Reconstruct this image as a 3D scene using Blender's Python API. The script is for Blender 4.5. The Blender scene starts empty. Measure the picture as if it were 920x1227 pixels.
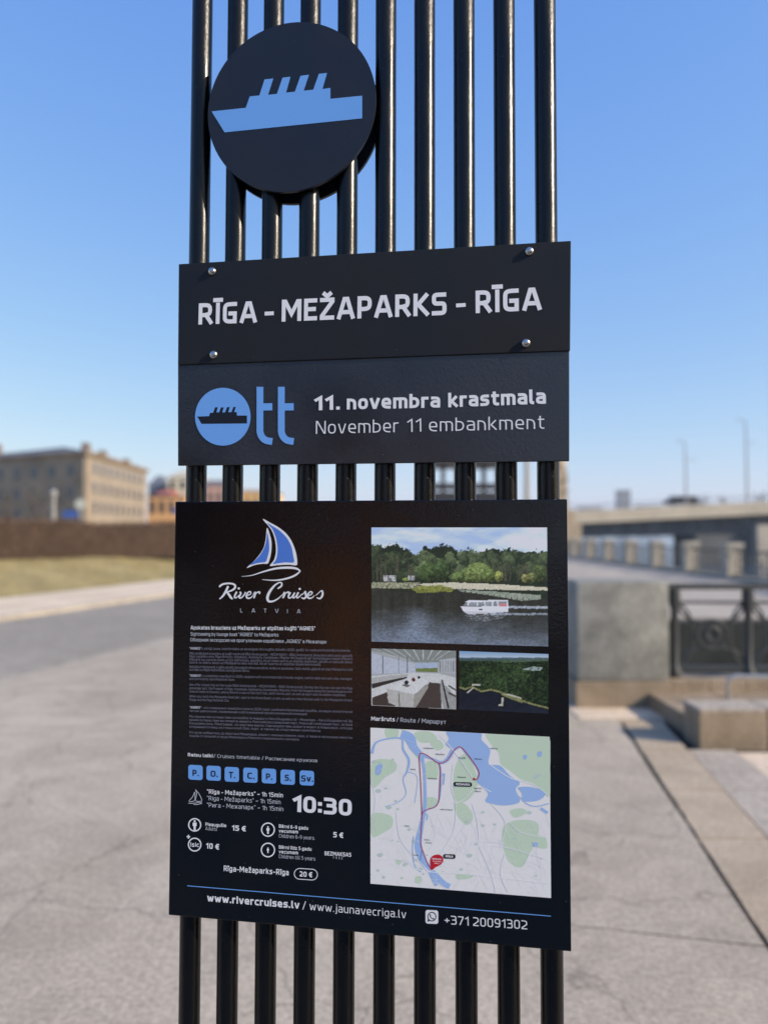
import bpy, bmesh, math, random
import numpy as np
from mathutils import Vector, Matrix
from mathutils.geometry import tessellate_polygon
random.seed(7); RNG = np.random.default_rng(7)
S = bpy.context.scene
C = S.collection
# ------------------------------------------------------------------ camera
F, CX, CY, HZ, EYE = 922.0, 460.0, 613.5, 638.0, 1.55      # focal length, centre, horizon row (photograph pixels), eye height
PITCH = math.atan((HZ-CY)/F)
cam = bpy.data.cameras.new('camera'); camo = bpy.data.objects.new('camera', cam); C.objects.link(camo)
camo.location = (0, 0, EYE); camo.rotation_euler = (math.radians(90)+PITCH, 0, 0)
cam.sensor_fit = 'HORIZONTAL'; cam.sensor_width = 36; cam.lens = 36*F/920
cam.clip_start = .05; cam.clip_end = 6000
cam.dof.use_dof = True; cam.dof.focus_distance = 1.185; cam.dof.aperture_fstop = 2.8
S.camera = camo
# ------------------------------------------------------------------ light
SUN_EL, BETA = math.radians(29), math.radians(22)            # the sun stands to the right, a little in front of the boards
sdir = Vector((math.cos(BETA)*math.cos(SUN_EL), -math.sin(BETA)*math.cos(SUN_EL), math.sin(SUN_EL)))
W = bpy.data.worlds.new('World'); S.world = W; W.use_nodes = True
wn = W.node_tree; bg = wn.nodes['Background']
sky = wn.nodes.new('ShaderNodeTexSky'); sky.sky_type = 'NISHITA'; sky.sun_disc = False
sky.sun_elevation = SUN_EL; sky.sun_rotation = math.atan2(sdir.x, sdir.y)
sky.air_density = 1.0; sky.dust_density = .6; sky.ozone_density = 2.2; sky.altitude = 0
sep = wn.nodes.new('ShaderNodeSeparateColor'); com = wn.nodes.new('ShaderNodeCombineColor'); wn.links.new(sky.outputs[0], sep.inputs[0])
for i_, (g_, k_) in enumerate(((.9, 1.0), (.65, 1.5), (.2, 3.75))):      # one tone curve for the whole sky
    pw = wn.nodes.new('ShaderNodeMath'); pw.operation = 'POWER'; pw.inputs[1].default_value = g_
    ml_ = wn.nodes.new('ShaderNodeMath'); ml_.operation = 'MULTIPLY'; ml_.inputs[1].default_value = k_
    wn.links.new(sep.outputs[i_], pw.inputs[0]); wn.links.new(pw.outputs[0], ml_.inputs[0]); wn.links.new(ml_.outputs[0], com.inputs[i_])
wn.links.new(com.outputs[0], bg.inputs[0]); bg.inputs[1].default_value = .15
sl = bpy.data.lights.new('sun', 'SUN'); sl.energy = 5.0; sl.angle = math.radians(.53); sl.color = (1, .88, .72)
so = bpy.data.objects.new('sun', sl); C.objects.link(so); so.rotation_euler = sdir.to_track_quat('Z', 'Y').to_euler()
S.view_settings.view_transform = 'Standard'; S.view_settings.look = 'None'
S.view_settings.exposure = .25; S.view_settings.gamma = 1
# ------------------------------------------------------------------ pixel helpers (measuring the place from the photograph)
cp, sp_ = math.cos(PITCH), math.sin(PITCH)
def ray(px, py):
    x, z = (px-CX)/F, -(py-CY)/F
    return Vector((x, cp - z*sp_, sp_ + z*cp))
def G(px, py, z=0.0):
    r = ray(px, py); t = (z-EYE)/r.z
    return Vector((r.x*t, r.y*t, z))
def AT(px, py, Y):
    r = ray(px, py); t = Y/r.y
    return Vector((r.x*t, Y, EYE+r.z*t))
# ------------------------------------------------------------------ materials
def lin(c):
    c = c/255.0
    return c/12.92 if c <= .04045 else ((c+.055)/1.055)**2.4
def rgb(r, g, b): return (lin(r), lin(g), lin(b), 1)
MATS = {}
def mat(name, col, rough=.6, var=0, scale=5, bump=0, bscale=60, metal=0, spec=.5, col2=None, coat=0, detail=6):
    if name in MATS: return MATS[name]
    m = bpy.data.materials.new(name); m.use_nodes = True; nt = m.node_tree; b = nt.nodes['Principled BSDF']
    b.inputs['Base Color'].default_value = tuple(col[:3])+(1,); b.inputs['Roughness'].default_value = rough
    b.inputs['Metallic'].default_value = metal; b.inputs['Specular IOR Level'].default_value = spec
    if coat: b.inputs['Coat Weight'].default_value = coat
    tc = nt.nodes.new('ShaderNodeTexCoord')
    if var or col2:
        n = nt.nodes.new('ShaderNodeTexNoise'); n.inputs['Scale'].default_value = scale; n.inputs['Detail'].default_value = detail
        n.inputs['Roughness'].default_value = .65
        r = nt.nodes.new('ShaderNodeValToRGB'); r.color_ramp.elements[0].position = .32; r.color_ramp.elements[1].position = .68
        c2 = col2 if col2 else tuple(min(1, v*(1+var)) for v in col[:3])
        r.color_ramp.elements[0].color = tuple(v*(1-var) for v in col[:3])+(1,); r.color_ramp.elements[1].color = tuple(c2[:3])+(1,)
        nt.links.new(tc.outputs['Object'], n.inputs[0]); nt.links.new(n.outputs[0], r.inputs[0]); nt.links.new(r.outputs[0], b.inputs['Base Color'])
    if bump:
        n2 = nt.nodes.new('ShaderNodeTexNoise'); n2.inputs['Scale'].default_value = bscale; n2.inputs['Detail'].default_value = 4
        bp = nt.nodes.new('ShaderNodeBump'); bp.inputs['Strength'].default_value = bump; bp.inputs['Distance'].default_value = .002
        nt.links.new(tc.outputs['Object'], n2.inputs[0]); nt.links.new(n2.outputs[0], bp.inputs['Height']); nt.links.new(bp.outputs[0], b.inputs['Normal'])
    MATS[name] = m; return m
def print_mat(name, rough=.35):
    m = bpy.data.materials.new(name); m.use_nodes = True; nt = m.node_tree; b = nt.nodes['Principled BSDF']
    a = nt.nodes.new('ShaderNodeAttribute'); a.attribute_name = 'ink'
    nt.links.new(a.outputs['Color'], b.inputs['Base Color']); b.inputs['Roughness'].default_value = rough; b.inputs['Specular IOR Level'].default_value = .35
    return m
PRINT = print_mat('printed_ink')
def ground_mat(name, c1, c2, fine, speck=.0, big=.6, rough=.9, dark_line=1.0):
    m = bpy.data.materials.new(name); m.use_nodes = True; nt = m.node_tree; b = nt.nodes['Principled BSDF']; L = nt.links.new
    tc = nt.nodes.new('ShaderNodeTexCoord')
    n1 = nt.nodes.new('ShaderNodeTexNoise'); n1.inputs['Scale'].default_value = big; n1.inputs['Detail'].default_value = 6; n1.inputs['Distortion'].default_value = .6
    n2 = nt.nodes.new('ShaderNodeTexNoise'); n2.inputs['Scale'].default_value = fine; n2.inputs['Detail'].default_value = 5; n2.inputs['Roughness'].default_value = .8
    v = nt.nodes.new('ShaderNodeTexVoronoi'); v.inputs['Scale'].default_value = fine*1.6
    for n in (n1, n2, v): L(tc.outputs['Object'], n.inputs['Vector'])
    mx = nt.nodes.new('ShaderNodeMix'); mx.data_type = 'RGBA'
    r1 = nt.nodes.new('ShaderNodeMapRange'); r1.inputs[1].default_value = .35; r1.inputs[2].default_value = .65; L(n1.outputs[0], r1.inputs[0]); L(r1.outputs[0], mx.inputs[0])
    mx.inputs[6].default_value = tuple(c1)+(1,); mx.inputs[7].default_value = tuple(c2)+(1,)
    m2 = nt.nodes.new('ShaderNodeMix'); m2.data_type = 'RGBA'; m2.blend_type = 'MULTIPLY'; m2.inputs[0].default_value = 1
    r2 = nt.nodes.new('ShaderNodeMapRange'); r2.inputs[1].default_value = .3; r2.inputs[2].default_value = .7; r2.inputs[3].default_value = .6; r2.inputs[4].default_value = 1.36
    L(n2.outputs[0], r2.inputs[0]); L(mx.outputs[2], m2.inputs[6])
    cmb = nt.nodes.new('ShaderNodeCombineColor')
    for i in range(3): L(r2.outputs[0], cmb.inputs[i])
    L(cmb.outputs[0], m2.inputs[7])
    m3 = nt.nodes.new('ShaderNodeMix'); m3.data_type = 'RGBA'
    r3 = nt.nodes.new('ShaderNodeMapRange'); r3.inputs[1].default_value = 0; r3.inputs[2].default_value = .28; r3.inputs[3].default_value = speck; r3.inputs[4].default_value = 0
    L(v.outputs['Distance'], r3.inputs[0]); L(r3.outputs[0], m3.inputs[0]); L(m2.outputs[2], m3.inputs[6])
    m4 = nt.nodes.new('ShaderNodeMix'); m4.data_type = 'RGBA'; m4.inputs[6].default_value = tuple(x*.45 for x in c1)+(1,); m4.inputs[7].default_value = tuple(min(1, x*1.7) for x in c2)+(1,)
    sx = nt.nodes.new('ShaderNodeSeparateColor'); L(v.outputs['Color'], sx.inputs[0]); L(sx.outputs[0], m4.inputs[0]); L(m4.outputs[2], m3.inputs[7])
    # worn patches and thin dark branching lines with shapes of their own
    n5 = nt.nodes.new('ShaderNodeTexNoise'); n5.inputs['Scale'].default_value = 2.3; n5.inputs['Detail'].default_value = 8; n5.inputs['Roughness'].default_value = .7; n5.inputs['Distortion'].default_value = 1.2; L(tc.outputs['Object'], n5.inputs['Vector'])
    r5 = nt.nodes.new('ShaderNodeMapRange'); r5.inputs[1].default_value = .36; r5.inputs[2].default_value = .66; r5.inputs[3].default_value = .86; r5.inputs[4].default_value = 1.10; L(n5.outputs[0], r5.inputs[0])
    vc = nt.nodes.new('ShaderNodeTexVoronoi'); vc.feature = 'DISTANCE_TO_EDGE'; vc.inputs['Scale'].default_value = 1.1; ad = nt.nodes.new('ShaderNodeVectorMath'); ad.operation = 'ADD'
    n6 = nt.nodes.new('ShaderNodeTexNoise'); n6.inputs['Scale'].default_value = 4; n6.inputs['Detail'].default_value = 6; L(tc.outputs['Object'], n6.inputs['Vector'])
    sv = nt.nodes.new('ShaderNodeVectorMath'); sv.operation = 'SCALE'; sv.inputs['Scale'].default_value = .35; L(n6.outputs['Color'], sv.inputs[0]); L(tc.outputs['Object'], ad.inputs[0]); L(sv.outputs[0], ad.inputs[1]); L(ad.outputs[0], vc.inputs['Vector'])
    rc = nt.nodes.new('ShaderNodeMapRange'); rc.inputs[1].default_value = .002; rc.inputs[2].default_value = .010; rc.inputs[3].default_value = dark_line; rc.inputs[4].default_value = 1; L(vc.outputs['Distance'], rc.inputs[0])
    mc = nt.nodes.new('ShaderNodeMath'); mc.operation = 'MULTIPLY'; L(r5.outputs[0], mc.inputs[0]); L(rc.outputs[0], mc.inputs[1])
    cc_ = nt.nodes.new('ShaderNodeCombineColor')
    for i in range(3): L(mc.outputs[0], cc_.inputs[i])
    m6 = nt.nodes.new('ShaderNodeMix'); m6.data_type = 'RGBA'; m6.blend_type = 'MULTIPLY'; m6.inputs[0].default_value = 1; L(m3.outputs[2], m6.inputs[6]); L(cc_.outputs[0], m6.inputs[7])
    L(m6.outputs[2], b.inputs['Base Color']); b.inputs['Roughness'].default_value = rough; b.inputs['Specular IOR Level'].default_value = .25
    bp = nt.nodes.new('ShaderNodeBump'); bp.inputs['Strength'].default_value = .5; bp.inputs['Distance'].default_value = .004
    L(n2.outputs[0], bp.inputs['Height']); L(bp.outputs[0], b.inputs['Normal'])
    return m
# ------------------------------------------------------------------ object helpers
def link(name, me, material=None, parent=None, **kw):
    o = bpy.data.objects.new(name, me); C.objects.link(o)
    if material is not None and me is not None: me.materials.append(material)
    if parent: o.parent = parent
    for k, v in kw.items():
        if v: o['category' if k == 'cat' else k] = v
    return o
def thing(name, label, cat, loc=(0, 0, 0), rotz=0, group=None):
    o = link(name, None, label=label, cat=cat, group=group); o.location = loc; o.rotation_euler.z = rotz; return o
def local(parent, v):      # world point to a parent's own space (parents here are only moved and turned about z)
    return Matrix.Rotation(-parent.rotation_euler.z, 4, 'Z') @ (Vector(v)-parent.location)
class MB:
    def __init__(s): s.v = []; s.f = []
    def poly(s, pts):
        n = len(s.v); s.v += [tuple(p) for p in pts]; s.f.append(tuple(range(n, n+len(pts)))); return s
    def box(s, a, b, bev=0):
        x0, y0, z0 = a; x1, y1, z1 = b
        return s.hexa([(x0, y0, z0), (x1, y0, z0), (x1, y1, z0), (x0, y1, z0), (x0, y0, z1), (x1, y0, z1), (x1, y1, z1), (x0, y1, z1)])
    def hexa(s, p):
        n = len(s.v); s.v += [tuple(q) for q in p]
        s.f += [tuple(n+i for i in f) for f in ((3, 2, 1, 0), (4, 5, 6, 7), (0, 1, 5, 4), (1, 2, 6, 5), (2, 3, 7, 6), (3, 0, 4, 7))]; return s
    def prism(s, pts, z0, z1):          # pts: plan polygon, counter-clockwise
        n = len(s.v); k = len(pts)
        s.v += [(p[0], p[1], z0) for p in pts]+[(p[0], p[1], z1) for p in pts]
        s.f.append(tuple(range(n+k-1, n-1, -1))); s.f.append(tuple(range(n+k, n+2*k)))
        for i in range(k): j = (i+1) % k; s.f.append((n+i, n+j, n+k+j, n+k+i))
        return s
    def tube(s, pts, r, seg=10, cap=True):
        pts = [Vector(p) for p in pts]; rr = r if isinstance(r, (list, tuple)) else [r]*len(pts); n0 = len(s.v); prev = None
        for i, p in enumerate(pts):
            d = ((pts[min(i+1, len(pts)-1)]-pts[max(i-1, 0)])).normalized()
            a = d.orthogonal().normalized() if prev is None else (prev-d*prev.dot(d)).normalized()
            prev = a; b = d.cross(a)
            for k in range(seg):
                t = 2*math.pi*k/seg; q = p+(a*math.cos(t)+b*math.sin(t))*rr[i]; s.v.append(tuple(q))
        for i in range(len(pts)-1):
            for k in range(seg):
                a0 = n0+i*seg+k; a1 = n0+i*seg+(k+1) % seg; s.f.append((a0, a1, a1+seg, a0+seg))
        if cap:
            s.f.append(tuple(n0+k for k in range(seg-1, -1, -1))); m = n0+(len(pts)-1)*seg; s.f.append(tuple(m+k for k in range(seg)))
        return s
    def build(s, name, material=None, parent=None, smooth=False, bevel=0, **kw):
        me = bpy.data.meshes.new(name); me.from_pydata(s.v, [], s.f); me.update()
        if bevel:
            bm = bmesh.new(); bm.from_mesh(me); bmesh.ops.bevel(bm, geom=bm.edges[:], offset=bevel, segments=2, affect='EDGES', profile=.6); bm.to_mesh(me); bm.free()
        if smooth:
            me.polygons.foreach_set('use_smooth', [True]*len(me.polygons))
            try: me.set_sharp_from_angle(angle=math.radians(40))
            except Exception: pass
        return link(name, me, material, parent, **kw)
# ------------------------------------------------------------------ the sign plane
rh = ray(-4960, 624); rv = ray(500, -18400)
U = (-rh).normalized(); V = rv.normalized(); V = (V-U*V.dot(U)).normalized(); N = U.cross(V)
if N.y > 0: N = -N                                              # N points at the camera
O3 = ray(447, 640).normalized()*1.185+Vector((0, 0, EYE))
class Plane:                                                    # a plane parallel to the sign, `off` metres in front of the poster's face
    def __init__(s, off): s.off = off; s.o = O3+N*off
    def P(s, px, py, lift=0):
        r = ray(px, py); e = Vector((0, 0, EYE)); t = (s.o-e).dot(N)/r.dot(N)
        return e+r*t+N*lift
PL = Plane(0)
class Ink:                                                      # flat print: coloured facets lying on a board, in pixel space of the photograph
    def __init__(s, plane, org=(0, 0), sc=1.0): s.pl = plane; s.org = org; s.sc = sc; s.v = []; s.f = []; s.c = []; s.lay = 0; s.base = .0004; s.step = .000012
    def M(s, x, y): return s.pl.P(s.org[0]+x/s.sc, s.org[1]+y/s.sc, s.base+s.lay*s.step)
    def up(s): s.lay += 1
    def tri(s, P3, tris, col):
        n = len(s.v); s.v += P3
        for t in tris:
            a, b, c = [P3[i] for i in t]
            if (b-a).cross(c-a).dot(N) < 0: t = (t[0], t[2], t[1])
            s.f.append(tuple(n+i for i in t)); s.c.append(col)
    def poly(s, pts, col):
        tr = tessellate_polygon([[Vector((p[0], -p[1], 0)) for p in pts]])
        s.tri([s.M(*p) for p in pts], tr, col); s.up()
    def blob(s, pts, col, k=6): s.poly(smooth_closed(pts, k), col)
    def line(s, pts, w, col, k=0):
        pts = [tuple(p) for p in pts]; ws = w if isinstance(w, (list, tuple)) else [w]*len(pts)
        if k:
            q = catmull([(p[0], p[1], ww) for p, ww in zip(pts, ws)], k); pts = [(a[0], a[1]) for a in q]; ws = [a[2] for a in q]
        Lp = []; Rp = []
        for i, p in enumerate(pts):
            a = pts[max(i-1, 0)]; b = pts[min(i+1, len(pts)-1)]
            dx, dy = b[0]-a[0], b[1]-a[1]; l = math.hypot(dx, dy) or 1; nx, ny = -dy/l*ws[i]/2, dx/l*ws[i]/2
            Lp.append((p[0]+nx, p[1]+ny)); Rp.append((p[0]-nx, p[1]-ny))
        P3 = [s.M(*p) for p in Lp]+[s.M(*p) for p in Rp]; n = len(pts); tr = []
        for i in range(n-1): tr += [(i, i+1, n+i), (i+1, n+i+1, n+i)]
        s.tri(P3, tr, col); s.up()
    def ring(s, cx, cy, rx, ry, w, col, n=40):
        P3 = []; tr = []
        for i in range(n):
            t = 2*math.pi*i/n; P3 += [s.M(cx+rx*math.cos(t), cy+ry*math.sin(t)), s.M(cx+(rx-w)*math.cos(t), cy+(ry-w)*math.sin(t))]
            a, b = 2*i, 2*((i+1) % n); tr += [(a, b, a+1), (b, b+1, a+1)]
        s.tri(P3, tr, col); s.up()
    def disc(s, cx, cy, rx, ry, col, n=40):
        s.poly([(cx+rx*math.cos(2*math.pi*i/n), cy+ry*math.sin(2*math.pi*i/n)) for i in range(n)], col)
    def text(s, t, A, B, h, col, wt=.14, rnd=1.0, hb=None, sp=.16):
        a = s.M(*A); b = s.M(*B); u = (b-a); wid = u.length; u.normalize(); v = N.cross(u)
        if v.z < 0: v = -v
        capA = (s.M(A[0], A[1]-h)-a).length
        strokes, total = layout(t, wt, rnd, sp)
        if total <= 0: return
        sx = wid/total
        for k, st in enumerate(strokes):
            P3, tr = ribbon(st, wt, sx, capA)
            s.tri([a+u*p[0]+v*p[1]+N*((k % 3)*.00002+(i_ % (len(P3)//2))/(len(P3)//2)*.000012) for i_, p in enumerate(P3)], tr, col)
        s.up()
    def build(s, name, parent, material=None, **kw):
        me = bpy.data.meshes.new(name); me.from_pydata([tuple(p) for p in s.v], [], s.f); me.update()
        at = me.color_attributes.new('ink', 'FLOAT_COLOR', 'CORNER'); arr = []
        for c in s.c: arr += list(c)*3
        at.data.foreach_set('color', arr)
        return link(name, me, material or PRINT, parent, **kw)
def catmull(p, k, closed=False):
    out = []; n = len(p); rng = range(n) if closed else range(n-1)
    for i in rng:
        g = (lambda j: p[j % n]) if closed else (lambda j: p[max(0, min(n-1, j))])
        a, b, c, d = g(i-1), g(i), g(i+1), g(i+2)
        for q in range(k):
            t = q/k; out.append(tuple(.5*((2*b[m])+(-a[m]+c[m])*t+(2*a[m]-5*b[m]+4*c[m]-d[m])*t*t+(-a[m]+3*b[m]-3*c[m]+d[m])*t**3) for m in range(len(b))))
    if not closed: out.append(tuple(p[-1]))
    return out
def smooth_closed(p, k): return catmull([tuple(q) for q in p], k, True)
# ------------------------------------------------------------------ a squarish stroke alphabet (rounded corners: r small, R large)
GL = {}
def gl(ch, w, *st): GL[ch] = (w, st)
gl('A', .64, '0,0 .25,1 .39,1 .64,0', '.1,.27 .54,.27'); gl('B', .5, '0,0 0,1 .46,1r .46,.53r 0,.53', '0,.53 .5,.53r .5,0r 0,0')
gl('C', .45, '.45,1 0,1R 0,0R .45,0'); gl('D', .54, '0,0 0,1 .54,1R .54,0R 0,0'); gl('E', .44, '.44,1 0,1 0,0 .44,0', '0,.52 .38,.52')
gl('F', .42, '.42,1 0,1 0,0', '0,.5 .36,.5'); gl('G', .5, '.5,1 0,1R 0,0R .5,0 .5,.46 .27,.46'); gl('H', .54, '0,0 0,1', '.54,0 .54,1', '0,.52 .54,.52')
gl('I', 0, '0,0 0,1'); gl('J', .2, '.2,1 .2,0r 0,0'); gl('K', .52, '0,0 0,1', '.48,1 .13,.52 .52,0'); gl('L', .4, '0,1 0,0 .4,0')
gl('M', .76, '0,0 0,1 .08,1 .38,.3 .68,1 .76,1 .76,0'); gl('N', .58, '0,0 0,1 .06,1 .52,0 .58,0 .58,1'); gl('O', .56, '0,.5 0,1R .56,1R .56,0R 0,0R 0,.5')
gl('P', .48, '0,0 0,1 .48,1R .48,.4R 0,.4'); gl('Q', .56, '0,.5 0,1R .56,1R .56,0R 0,0R 0,.5', '.34,.05 .5,-.16'); gl('R', .52, '0,0 0,1 .48,1R .48,.42R 0,.42', '.28,.42 .52,0')
gl('S', .48, '.46,1 0,1r 0,.52r .48,.52r .48,0r 0,0'); gl('T', .54, '0,1 .54,1', '.27,1 .27,0'); gl('U', .54, '0,1 0,0R .54,0R .54,1')
gl('V', .6, '0,1 .25,0 .35,0 .6,1'); gl('W', .9, '0,1 .18,0 .26,0 .42,.8 .48,.8 .64,0 .72,0 .9,1'); gl('X', .54, '0,1 .54,0', '.54,1 0,0'); gl('Y', .56, '0,1 .28,.45 .28,0', '.56,1 .28,.45')
gl('Z', .5, '0,1 .5,1 .5,.9 0,.1 0,0 .5,0')
gl('0', .46, '0,.5 0,1R .46,1R .46,0R 0,0R 0,.5'); gl('1', .24, '0,.8 .24,1 .24,0'); gl('2', .46, '0,1 .46,1R .46,.55 0,.12 0,0 .46,0'); gl('3', .46, '0,1 .44,1r .44,.53r .14,.53', '.14,.53 .46,.53r .46,0r 0,0')
gl('4', .54, '.4,0 .4,.66', '.2,1 0,.24 .54,.24'); gl('5', .46, '.42,1 .03,1 .03,.58 .46,.58R .46,0R 0,0'); gl('6', .46, '.4,1 0,1R 0,0R .46,0R .46,.57R 0,.57'); gl('7', .46, '0,1 .46,1 .46,.9 .14,0')
gl('8', .46, '.2,.53 .02,.53r .02,1r .44,1r .44,.53r .2,.53', '.2,.53 0,.53r 0,0r .46,0r .46,.53r .2,.53'); gl('9', .46, '.06,0 .46,0R .46,1R 0,1R 0,.43R .46,.43')
gl('a', .42, '.04,.72 .42,.72r .42,0', '.42,.41 0,.41r 0,0r .42,0'); gl('b', .44, '0,1 0,0 .44,0R .44,.72R 0,.72'); gl('c', .37, '.37,.72 0,.72R 0,0R .37,0'); gl('d', .44, '.44,1 .44,0 0,0R 0,.72R .44,.72')
gl('e', .43, '.4,0 0,0R 0,.72R .43,.72R .43,.34 0,.34'); gl('f', .3, '.3,1 .1,1r .1,0', '0,.72 .28,.72'); gl('g', .44, '.44,.72 .44,-.25r .02,-.25', '.44,.72 0,.72R 0,.03R .44,.03'); gl('h', .42, '0,1 0,0', '0,.72 .42,.72R .42,0')
gl('i', 0, '0,.72 0,0', '0,.97 0,1'); gl('j', .1, '.1,.72 .1,-.25r 0,-.25', '.1,.97 .1,1'); gl('k', .42, '0,1 0,0', '.38,.72 .12,.38 .42,0'); gl('l', .1, '0,1 0,0r .1,0'); gl('m', .72, '0,.72 0,0', '0,.72 .36,.72r .36,0', '.36,.72 .72,.72r .72,0')
gl('n', .42, '0,.72 0,0', '0,.72 .42,.72R .42,0'); gl('o', .44, '0,.36 0,.72R .44,.72R .44,0R 0,0R 0,.36'); gl('p', .44, '0,-.27 0,.72 .44,.72R .44,0R 0,0'); gl('q', .44, '.44,-.27 .44,.72 0,.72R 0,0R .44,0')
gl('r', .26, '0,.72 0,0', '0,.6 .1,.72 .26,.72'); gl('s', .38, '.36,.72 0,.72r 0,.38r .38,.38r .38,0r 0,0'); gl('t', .3, '.1,.95 .1,0r .3,0', '0,.72 .3,.72'); gl('u', .42, '0,.72 0,0R .42,0', '.42,.72 .42,0')
gl('v', .44, '0,.72 .18,0 .26,0 .44,.72'); gl('w', .7, '0,.72 .14,0 .2,0 .33,.6 .37,.6 .5,0 .56,0 .7,.72'); gl('x', .4, '0,.72 .4,0', '.4,.72 0,0'); gl('y', .44, '0,.72 .2,.04', '.44,.72 .14,-.25'); gl('z', .36, '0,.72 .36,.72 .36,.64 0,.08 0,0 .36,0')
gl('.', 0, '0,0 0,.02'); gl(',', .02, '.02,.03 0,-.12'); gl(':', 0, '0,.08 0,.1', '0,.6 0,.62'); gl('-', .28, '0,.38 .28,.38'); gl('–', .4, '0,.38 .4,.38'); gl('/', .3, '0,-.05 .3,1.05'); gl('+', .4, '0,.42 .4,.42', '.2,.62 .2,.22')
gl('~', .4, '0,.35 .12,.47 .26,.35 .4,.47'); gl('“', .14, '0,.85 0,1', '.14,.85 .14,1'); gl('”', .14, '0,.85 0,1', '.14,.85 .14,1'); gl('„', .14, '0,-.1 0,.05', '.14,-.1 .14,.05'); gl('(', .1, '.1,1.1 0,.9 0,.05 .1,-.15'); gl(')', .1, '0,1.1 .1,.9 .1,.05 0,-.15')
gl('€', .52, '.52,1 .12,1R .12,0R .52,0', '0,.62 .42,.62', '0,.38 .42,.38'); gl('ı', 0, '0,.72 0,0')
CYR = dict(zip('АВЕКМНОРСТХаеорсух', 'ABEKMHOPCTXaeopcyx')); 
for k_, v_ in CYR.items(): GL[k_] = GL[v_]
gl('б', .44, '.42,1 0,.95R 0,0R .44,0R .44,.62R 0,.62'); gl('в', .4, '0,0 0,.72 .36,.72r .36,.38r 0,.38', '0,.38 .4,.38r .4,0r 0,0'); gl('г', .32, '0,0 0,.72 .32,.72'); gl('д', .5, '0,-.15 0,0 .5,0 .5,-.15', '.1,0 .14,.72 .42,.72 .42,0')
gl('ж', .6, '0,.72 .6,0', '.6,.72 0,0', '.3,.72 .3,0'); gl('з', .36, '0,.72 .34,.72r .34,.38r .1,.38', '.1,.38 .36,.38r .36,0r 0,0'); gl('и', .42, '0,.72 0,0 .05,0 .37,.72 .42,.72 .42,0'); gl('й', .42, '0,.72 0,0 .05,0 .37,.72 .42,.72 .42,0', '.1,.95 .32,.95')
gl('к', .38, '0,.72 0,0', '.36,.72 .1,.38 .38,0'); gl('л', .4, '0,0 .08,.72 .4,.72 .4,0'); gl('м', .54, '0,0 0,.72 .05,.72 .27,.2 .49,.72 .54,.72 .54,0'); gl('н', .42, '0,.72 0,0', '.42,.72 .42,0', '0,.38 .42,.38'); gl('п', .42, '0,0 0,.72 .42,.72 .42,0')
gl('т', .38, '0,.72 .38,.72', '.19,.72 .19,0'); gl('ч', .38, '0,.72 0,.33r .38,.33', '.38,.72 .38,0'); gl('ш', .6, '0,.72 0,0 .6,0 .6,.72', '.3,.72 .3,0'); gl('щ', .66, '0,.72 0,0 .66,0 .66,-.14', '.3,.72 .3,0', '.6,.72 .6,0'); gl('я', .4, '.4,0 .4,.72 0,.72r 0,.34r .4,.34', '.16,.34 0,0')
gl('э', .38, '0,.72 .38,.72R .38,0R 0,0', '.1,.37 .38,.37'); gl('ю', .62, '0,.72 0,0', '0,.37 .2,.37', '.2,.36 .2,.72R .62,.72R .62,0R .2,0R .2,.36'); gl('ы', .5, '0,.72 0,0 .32,0r .32,.4r 0,.4', '.5,.72 .5,0'); gl('ц', .46, '0,.72 0,0 .46,0 .46,-.14', '.4,.72 .4,0'); gl('ь', .34, '0,.72 0,0 .34,0r .34,.4r 0,.4')
def acc(ch, base, kind):
    w, st = GL[base]; top = 1.0 if base.isupper() or base in 'l' else .72; c = w/2
    a = {'m': ['%g,%g %g,%g' % (c-.15, top+.27, c+.15, top+.27)], 'c': ['%g,%g %g,%g %g,%g' % (c-.13, top+.33, c, top+.2, c+.13, top+.33)],
         'u': ['%g,%g %g,%g' % (c, -.16, c-.03, -.28)], 'g': ['%g,%g %g,%g' % (c, top+.2, c+.04, top+.34)]}[kind]
    GL[ch] = (w, tuple(st)+tuple(a))
acc('Ī', 'I', 'm'); acc('Ž', 'Z', 'c'); acc('ī', 'ı', 'm'); acc('ē', 'e', 'm'); acc('ā', 'a', 'm'); acc('ū', 'u', 'm'); acc('ž', 'z', 'c'); acc('š', 's', 'c'); acc('ģ', 'g', 'g'); acc('ļ', 'l', 'u'); acc('ķ', 'k', 'u'); acc('č', 'c', 'c'); acc('ņ', 'n', 'u'); acc('Ķ', 'K', 'u')
def layout(t, wt, rnd, sp):
    x = 0; out = []
    for ch in t:
        if ch == ' ': x += .3; continue
        w, st = GL.get(ch, GL['o'])
        for s in st:
            pts = []
            for tok in s.split():
                r = 0
                if tok[-1] in 'rR': r = (.17 if tok[-1] == 'r' else .27)*rnd; tok = tok[:-1]
                a, b = tok.split(','); pts.append((float(a), float(b), r))
            q = []
            for i, (a, b, r) in enumerate(pts):
                if r and 0 < i < len(pts)-1:
                    p0, p2 = pts[i-1], pts[i+1]; d0 = math.hypot(p0[0]-a, p0[1]-b); d2 = math.hypot(p2[0]-a, p2[1]-b)
                    k0 = min(r, d0*(.5 if p0[2] else .98)); k2 = min(r, d2*(.5 if p2[2] else .98))
                    A_ = (a+(p0[0]-a)/d0*k0, b+(p0[1]-b)/d0*k0); B_ = (a+(p2[0]-a)/d2*k2, b+(p2[1]-b)/d2*k2)
                    for m in range(6):
                        tt = m/5; w0 = (1-tt)**2; w1 = 2*tt*(1-tt)*1.25; w2 = tt*tt; ss = w0+w1+w2
                        q.append(((A_[0]*w0+a*w1+B_[0]*w2)/ss, (A_[1]*w0+b*w1+B_[1]*w2)/ss))
                else: q.append((a, b))
            out.append([(x+wt/2+p[0], wt/2+p[1]*(1-wt)) for p in q])
        x += w+wt+sp
    return out, x-sp
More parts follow.
